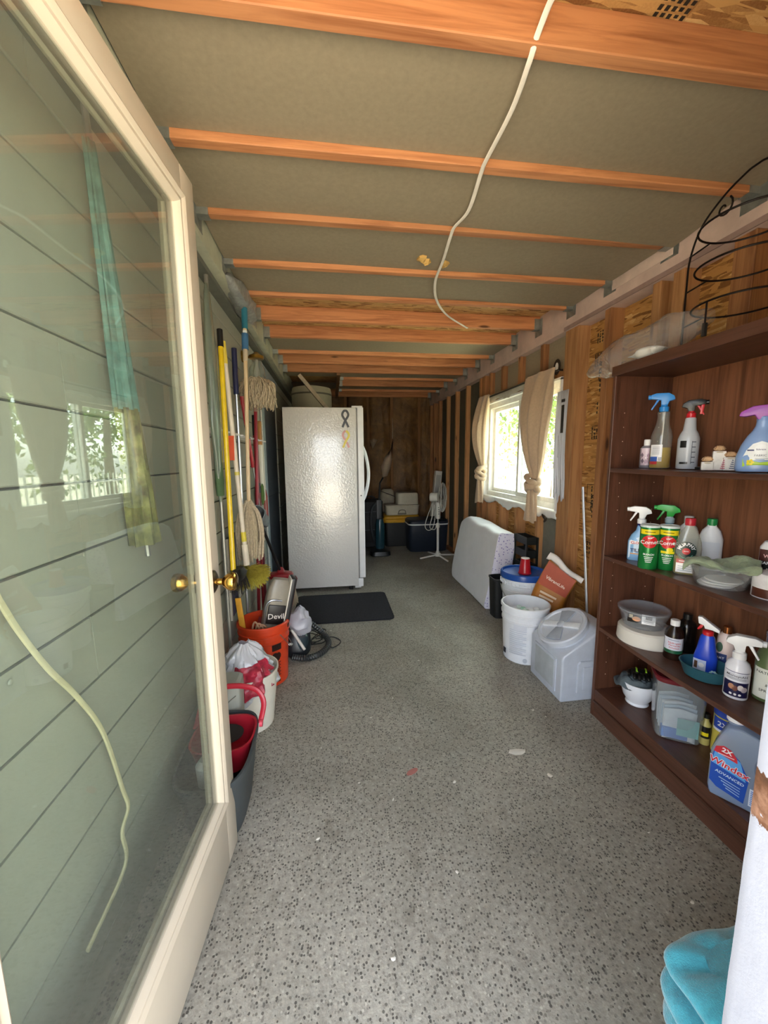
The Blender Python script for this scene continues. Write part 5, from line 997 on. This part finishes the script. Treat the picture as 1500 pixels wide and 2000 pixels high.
MOPM = plain('C4B498', .95, var=.15, scale=80)
def mophead(c, n, L, up, seed, rad):
    R_ = random.Random(seed); g = G()
    for i in range(n):
        a_ = R_.uniform(0, 2*PI); q = R_.uniform(.25, 1)*rad; p0 = Vector(c)+Vector((.015*math.cos(a_), .02*math.sin(a_), 0)); s = 1 if up else -1
        if up:
            pts = [p0, p0+Vector((q*.5*math.cos(a_), q*.6*math.sin(a_), .055*R_.random()+.01)), p0+Vector((q*.95*math.cos(a_)+R_.uniform(-.03, .03), q*1.1*math.sin(a_)+R_.uniform(-.03, .03), R_.uniform(-.06, .04))), p0+Vector((q*1.05*math.cos(a_)+R_.uniform(-.02, .02), q*1.2*math.sin(a_), -L*R_.uniform(.4, 1)))]
        else:
            pts = [p0+Vector((0, 0, R_.uniform(0, .05))), p0+Vector((q*.7*math.cos(a_), q*.8*math.sin(a_), -.03)), p0+Vector((q*math.cos(a_), q*1.1*math.sin(a_), -L*.5)), p0+Vector((q*.8*math.cos(a_)+R_.uniform(-.01, .01), q*math.sin(a_), -L*R_.uniform(.75, 1.05)))]
        g.tube(smoothpts(pts, 3), .0042, 4)
    return g
o = mophead((b[0], b[1], b[2]), 170, .30, False, 5, .065).build('mop_strands', MOPM, t); o['kind'] = 'stuff'
a, b = (-.505, 2.80, 1.66), (-.53, 2.62, .02); t = thing('string_mop', 'string mop stored head up on a red metal handle', 'mop', (0, 0, 0)); pole(a, b, .0115, REDM, 'handle', t); pole(P3(a, b, -.05), P3(a, b, .02), .014, C_('9A7A6A'), 'socket', t)
o = mophead((a[0]+.02, a[1]-.01, a[2]+.12), 260, .14, True, 9, .105).build('mop_strands', MOPM, t); o['kind'] = 'stuff'
a, b = (-.55, 2.60, 1.70), (-.515, 2.80, .98); t = thing('extension_pole', 'red telescopic pole with navy label and thin steel end', 'pole', (0, 0, 0)); pole(a, P3(a, b, .62), .012, plain('B01E2E', .3), 'outer_tube', t); pole(P3(a, b, .24), P3(a, b, .36), .0125, NAVY, 'label_sleeve', t); pole(P3(a, b, .6), P3(a, b, 1.3), .006, SIL, 'inner_tube', t)
a, b = (-.545, 2.93, 1.62), (-.54, 2.90, .02); t = thing('red_pole', 'dark red metal pole with black top behind the mops', 'pole', (0, 0, 0)); pole(a, b, .0115, REDM, 'handle', t); pole(a, P3(a, b, .09), .0128, plain('1E2A22', .5), 'grip', t)
a, b = (-.55, 3.02, 1.50), (-.54, 2.99, .02); t = thing('scrub_pole', 'maroon pole standing between the red pole and the scrub brush', 'pole', (0, 0, 0)); pole(a, b, .0105, plain('701420', .4), 'handle', t); pole(P3(a, b, .25), P3(a, b, .30), .0115, BLACK, 'clasp', t)
t = thing('scrub_brush', 'long white scrub brush with an amber wooden end', 'brush', (0, 0, 0)); G().box(-.565, -.535, 3.14, 3.185, 1.40, 1.60, Matrix.Translation((0, 0, 0))).build('wood_end', plain('B9803A', .5), t, bevel=.006); G().box(-.565, -.53, 3.13, 3.195, .98, 1.42).build('white_body', C_('E2E0CE'), t, bevel=.012)
t = thing('fly_swatter', 'pink fly swatter hanging behind the gray duster mitt', 'fly swatter', (0, 0, 0)); G().prism([(3.20, .80), (3.20, 1.0), (3.26, 1.06), (3.32, 1.0), (3.32, .80)], -.553, -.549, Matrix(((0, 1, 0, 0), (1, 0, 0, 0), (0, 0, 1, 0), (0, 0, 0, 1)))).build('paddle', plain('C88A86', .6), t); G().tube([(-.545, 3.20, .80), (-.545, 3.20, 1.0), (-.545, 3.26, 1.06), (-.545, 3.32, 1.0), (-.545, 3.32, .80)], .005, 6, closed=True).build('rim', plain('A8463E', .5), t); G().tube([(-.55, 3.26, 1.06), (-.555, 3.25, 1.44)], .004, 6).build('handle', plain('A8463E', .5), t)
tag(G().lathe([(.001, .95), (.02, .97), (.028, 1.03), (.02, 1.10), (.004, 1.12)], 14, (-.54, 3.10, 0), .5, 1.2).build('green_sponge', plain('5E7A3A', .8)), 'green sponge hanging beside the pink fly swatter', 'sponge')
t = thing('measuring_stick', 'white measuring stick leaning on the door casing', 'ruler', (0, 0, 0)); M4 = Matrix.Translation((-.565, 3.40, .003)) @ Matrix.Rotation(.02, 4, 'X'); G().box(-.004, .004, -.018, .018, 0, 1.95, M4).build('stick', C_('E9E7E2'), t, bevel=.001)
for i in range(38): G().box(.004, .0045, -.018, -.018+(.016 if i % 5 == 0 else .009), .04+.05*i, .043+.05*i, M4).build('tick_mark', BLACK, t)
def mitt(u, v): 
    a = 2*PI*u; y = lerp(-.10, .12, v); r = .05*(1-.25*v)*(1+.18*noise.noise(Vector((math.cos(a)*2, math.sin(a)*2, v*4)))); return Vector((r*.9*math.cos(a), y, r*math.sin(a)-.10*v))
g = G(); g.grid(mitt, 28, 16, wrap=True); mo = g.build('duster_mitt', plain('8E979A', .9, var=.1, bump=.5, bscale=90), None, (-.49, 2.70, .96), smooth=70, solid=.004); tag(mo, 'grey flannel duster mitt hooked over the tools below the clips', 'mitt')
a, b = (-.50, 2.66, .92), (-.395, 2.86, .47); t = thing('broom', 'broom with a red cap and pale straw bristles on a black handle', 'broom', (0, 0, 0)); pole(a, b, .0105, BLACK, 'handle', t)
G().sup([(.085, .055, -.035), (.090, .060, -.015), (.080, .052, .0), (.03, .03, .010), (.014, .014, .04)], 3, 28, b).build('cap', plain('A01E28', .4), t); g = G(); bristles(g, (b[0], b[1], b[2]-.04), 900, .085, .055, .20, .035, random.Random(4), th=.0022); g.build('bristles', plain('C9BBA2', .9), t)
t = thing('tag_card', 'orange tag with a white backing hanging from the clip rail', 'tag', (0, 0, 0)); M4 = Matrix.Translation((-.51, 2.17, 1.43)) @ Matrix.Rotation(-.12, 4, 'X'); G().box(-.045, .0, -.002, .0, -.13, 0, M4).build('orange_card', plain('D8532A', .6), t); G().grid(lambda u, v: M4 @ Vector((-.060+.028*u-.010*math.sin(PI*v), -.006, .01-.15*v)), 4, 10).build('white_backing', WHT, t, solid=.001)
t = thing('wall_lantern', 'wall lantern with brass cap and clear glass jar beside the house door', 'lantern', (-.505, 2.93, 1.90))
G().lathe([(.035, .10), (.050, .105), (.050, .125), (.030, .135), (.012, .15)], 28).build('brass_cap', plain('A5813A', .3, .9), t); G().lathe([(.032, .10), (.034, .07), (.052, .04), (.056, -.02), (.050, -.07), (.03, -.075)], 32, cap=False).build('glass_jar', clear('E6EAE6', .10, .03), t); G().lathe([(.0, -.03), (.018, -.025), (.026, .0), (.02, .03), (.012, .06), (.012, .10)], 20).build('bulb', clear('F4F2EC', .35, .1, 'F2F0EA'), t); G().tube([(-.095, 0, .12), (-.04, 0, .115)], .008, 8).build('arm', plain('A5813A', .3, .9), t); G().lathe([(.04, 0), (.04, .012), (.02, .02)], 24, m=Matrix.Translation((-.098, 0, .12)) @ Matrix.Rotation(PI/2, 4, 'Y')).build('wall_plate', plain('A5813A', .3, .9), t)
t = thing('boot_tray', 'dark framed board leaning on the siding behind the duster', 'board', (-.577, 2.13, .42), 0)
G().box(-.004, .0, 0, .22, 0, .46).build('dark_panel', plain('16171C', .4), t)
for y0 in (0, .205): G().box(-.002, .012, y0, y0+.015, 0, .46).build('frame_bar', plain('B9B2A2', .5), t, bevel=.002)
for i in range(4): G().box(0, .006, .05+.035*i, .062+.035*i, .01, .45).build('rib', plain('3A3A4E', .5), t)
# ================================================================== left side floor things
t = thing('orange_bucket', 'bright orange pail with black printed warnings full of odds and ends', 'bucket', (-.425, 2.25, 0), .42); h = .372; OR = plain('D8441E', .38, var=.05)
bucket(t, .128, .144, h, OR); R = .134
patch(C_('28120E'), t, .005, .062, .225, .262, R, R, .0085, 'printed_block'); 
for (cx, cz, rx, rz) in ((.022, .195, .018, .018), (.042, .190, .016, .020), (.030, .172, .020, .012)): blob(C_('28120E'), t, ell(cx, cz, rx, rz, 12), R, R, .008, 'printed_figure')
for i in range(9): patch(C_('3A1812'), t, .010, .055-.006*(i % 2), .148-.010*i, .153-.010*i, R, R, .007-.0006*i, 'printed_line', nx=5)
patch(C_('28120E'), t, .012, .050, .030, .052, R, R, .002, 'printed_block')
G().tube(smoothpts([(.055, -.138, .315), (.10, -.120, .25), (.135, -.08, .20), (.155, -.02, .19), (.15, .05, .22), (.13, .08, .30)], 6), .0022, 6).build('bail_handle', METAL, t); G().tube([(.118, -.102, .225), (.148, -.05, .195)], .007, 8).build('handle_grip', C_('D8D2C8'), t)
bl = lambda x, y, z: (-.425+x, 2.25+y, z)
t = thing('paint_stick', 'yellow wooden paint stick standing in the orange bucket', 'stick', bl(-.075, -.05, .012)); G().box(-.016, .016, -.003, .003, 0, .52, Matrix.Rotation(.02, 4, 'X') @ Matrix.Rotation(-.09, 4, 'Y')).build('stick', plain('E2A42A', .6, var=.08), t, bevel=.001)
t = thing('hand_vacuum', 'black and taupe hand vacuum head upended in the orange bucket', 'vacuum', bl(.030, .0, .235), .25, None, (0, .22, .25)); TP = plain('8C8474', .35, var=.06)
G().sup([(.055, .035, 0), (.065, .045, .02), (.070, .050, .20), (.066, .046, .33), (.045, .028, .38)], 4, 32).build('taupe_body', TP, t); G().box(-.050, .050, -.058, -.03, .12, .235).build('label_block', plain('1A1412', .4), t, bevel=.008); text('Devil', .045, C_('E0DAD0'), t, 0, .17, None, .058, .002, tilt=.12, bold=.01)
G().box(.055, .085, -.052, .052, .0, .40).build('black_side', BLACK, t, bevel=.010); G().box(.050, .057, -.055, .05, .0, .395).build('cream_seam', C_('DDD6C4'), t, bevel=.002); G().box(.083, .089, -.030, .030, .02, .40).build('red_stripe', plain('7A1E22', .4), t, bevel=.002)
G().tube(smoothpts([(-.055, -.05, .12), (-.065, -.05, .22), (-.04, -.05, .26), (.02, -.05, .262)], 5), .006, 8).build('wire_bail', SIL, t)
t = thing('coiled_rope', 'beige cord loops standing in the orange bucket', 'rope', bl(-.02, -.06, .20)); 
for k in range(3): G().tube(smoothpts([(-.03+.02*k, 0, 0), (-.03+.02*k, -.01, .14), (-.012+.02*k, -.012, .185-.01*k), (.010+.022*k, -.01, .13), (.022+.022*k, 0, 0)], 5), .006, 7).build('cord_loop', plain('B9906E', .8), t)
t = thing('red_rag', 'dark red rag bunched in the orange bucket', 'rag', bl(.0, .06, .24)); G().grid(lambda u, v: Vector((.09*math.cos(2*PI*u)*(1-v*.6), .05*math.sin(2*PI*u)*(1-v*.6), .12*v+.03*noise.noise(Vector((u*6, v*4, 1))))), 20, 8, wrap=True).build('cloth', plain('7A2020', .9), t, smooth=70)
g = G(); g.grid(lambda u, v: Vector((.065*math.cos(2*PI*u)*(1.12-abs(2*v-1)**3)*(1+.5*noise.noise(Vector((u*5, v*5, 3)))), .045*math.sin(2*PI*u)*(1.12-abs(2*v-1)**3)*(1+.4*noise.noise(Vector((u*7, v*4, 8)))), .20*v+.03*noise.noise(Vector((u*6, v*6, 1))))), 26, 18, wrap=True); tag(g.build('plastic_bag', clear('DADAE0', .65, .2, 'D0D0D8', .5), None, (-.235, 2.47, .15), smooth=40), 'white translucent plastic bag behind the orange bucket', 'plastic bag')
# basket with shopping bag
t = thing('white_basket', 'white round waste basket holding a plastic shopping bag', 'basket', (-.435, 1.855, 0)); G().lathe([(.105, 0), (.110, .004), (.140, .275), (.144, .278), (.144, .288), (.138, .288), (.134, .27), (.104, .012), (0, .010)], 48).build('basket_wall', plain('DDD8C8', .45, var=.03), t)
def bagp(u, v):
    a = 2*PI*u; k = math.sin(PI*min(.985, max(.015, v)))**.55; n1 = 1+.30*noise.noise(Vector((math.cos(a)*1.8, math.sin(a)*1.8, v*6)))+.22*noise.noise(Vector((math.cos(a)*5, math.sin(a)*5, v*11)))
    return Vector((.125*k*n1*math.cos(a), .125*k*n1*math.sin(a), lerp(.06, .43, v)+.02*noise.noise(Vector((a, v*3, 9)))))
g = G(); g.grid(bagp, 60, 40, wrap=True); sb = thing('shopping_bag', 'crumpled white plastic shopping bag with red print in the basket', 'plastic bag', (-.445, 1.84, 0)); g.build('bag_film', clear('EDEFF2', .72, .15, 'E4E6EA', .6), sb, smooth=35)
g = G(); g.grid(lambda u, v: Vector(bagp(lerp(.70, .985, u), lerp(.42, .80, v)))*1.0+Vector((.003, -.004, 0)), 16, 14); g.build('red_print', plain('B02A40', .4, var=.3, scale=30), sb, smooth=35)
t = thing('grey_lidded_bin', 'grey flat sided bin lid standing upright behind the mop bucket', 'bin', (-.505, 1.645, 0)); G().sup([(.075, .045, 0), (.080, .050, .01), (.090, .055, .33), (.088, .054, .355), (.075, .045, .365)], 6, 40).build('shell', plain('A3A59A', .5, var=.04), t); G().tube(smoothpts([(-.07, -.056, .05), (-.03, -.058, .20), (.04, -.058, .28), (.075, -.056, .31)], 6), .002, 5).build('seam', plain('7E8076', .5), t)
t = thing('mop_bucket', 'charcoal mop bucket with a red wringer and red handle', 'bucket', (-.44, 1.37, 0)); CH_ = plain('3E4446', .5, var=.05)
G().sup([(.085, .15, 0), (.092, .158, .006), (.120, .20, .235), (.125, .205, .24), (.125, .205, .255), (.117, .197, .255), (.09, .152, .01)], 3.2, 48).build('tub', CH_, t)
G().sup([(.09, .085, .15), (.114, .105, .246), (.118, .11, .258), (.110, .102, .258), (.08, .075, .16)], 3, 40, (0, .065, 0)).build('wringer_basket', plain('A81E2E', .35), t); G().sup([(.07, .055, .235), (.072, .058, .24)], 2, 32, (0, .065, .012)).build('wringer_well', BLACK, t)
G().tube(smoothpts([(.124, .12, .245), (.132, .17, .30), (.105, .19, .345), (.04, .20, .365), (-.04, .20, .365), (-.10, .19, .345), (-.124, .12, .245)], 6), .011, 10, flat=.6).build('handle', plain('B01E30', .35), t); G().lathe([(.014, 0), (.014, .012), (0, .014)], 16, m=Matrix.Translation((.122, .12, .245)) @ Matrix.Rotation(PI/2, 4, 'Y')).build('pivot', plain('D04858', .3), t)
G().lathe([(.03, .19), (.034, .26), (.02, .28), (0, .282)], 24, (-.02, -.09, 0)).build('spout_cup', C_('E0E0DE'), t)
# canister vacuum with hose and cords
t = thing('canister_vacuum', 'black canister vacuum with a corrugated hose and tangled cord on the floor', 'vacuum', (-.27, 2.56, 0)); 
G().sup([(.085, .10, 0.004), (.095, .11, .02), (.09, .10, .13), (.06, .07, .17)], 3, 36).build('body', plain('1E2226', .3), t); G().lathe([(.05, .05), (.055, .06), (.055, .14), (.04, .16)], 28, (.03, -.05, 0)).build('dust_bowl', clear('8FA0A8', .35, .05, '5A6A72'), t); G().tube([(-.02, -.10, .20), (.06, -.11, .06)], .010, 8).build('wand', C_('CFC8BC'), t)
hp = smoothpts([(-.02, -.14, .03), (.08, -.16, .026), (.17, -.10, .026), (.215, .02, .03), (.17, .13, .06), (.07, .19, .12), (-.01, .16, .17)], 14); 
G().tube(hp, [.021 if i % 2 else .0175 for i in range(len(hp))], 12).build('hose', plain('2A2C2C', .4), t, smooth=25)
for k in range(5):
    R_ = random.Random(k); pts = [(.06+R_.uniform(-.04, .06)+.09*math.cos(i*.9+k), .10+R_.uniform(-.03, .03)+.09*math.sin(i*.9+k), .012+.03*abs(math.sin(i+k))+.008*k) for i in range(8)]
    G().tube(smoothpts(pts, 6), .0035, 6).build('power_cord', BLACK, t)
G().tube(smoothpts([(.12, .12, .02), (.24, .16, .006), (.30, .08, .006), (.25, 0, .006), (.20, .03, .01)], 8), .0035, 6).build('power_cord', BLACK, t)
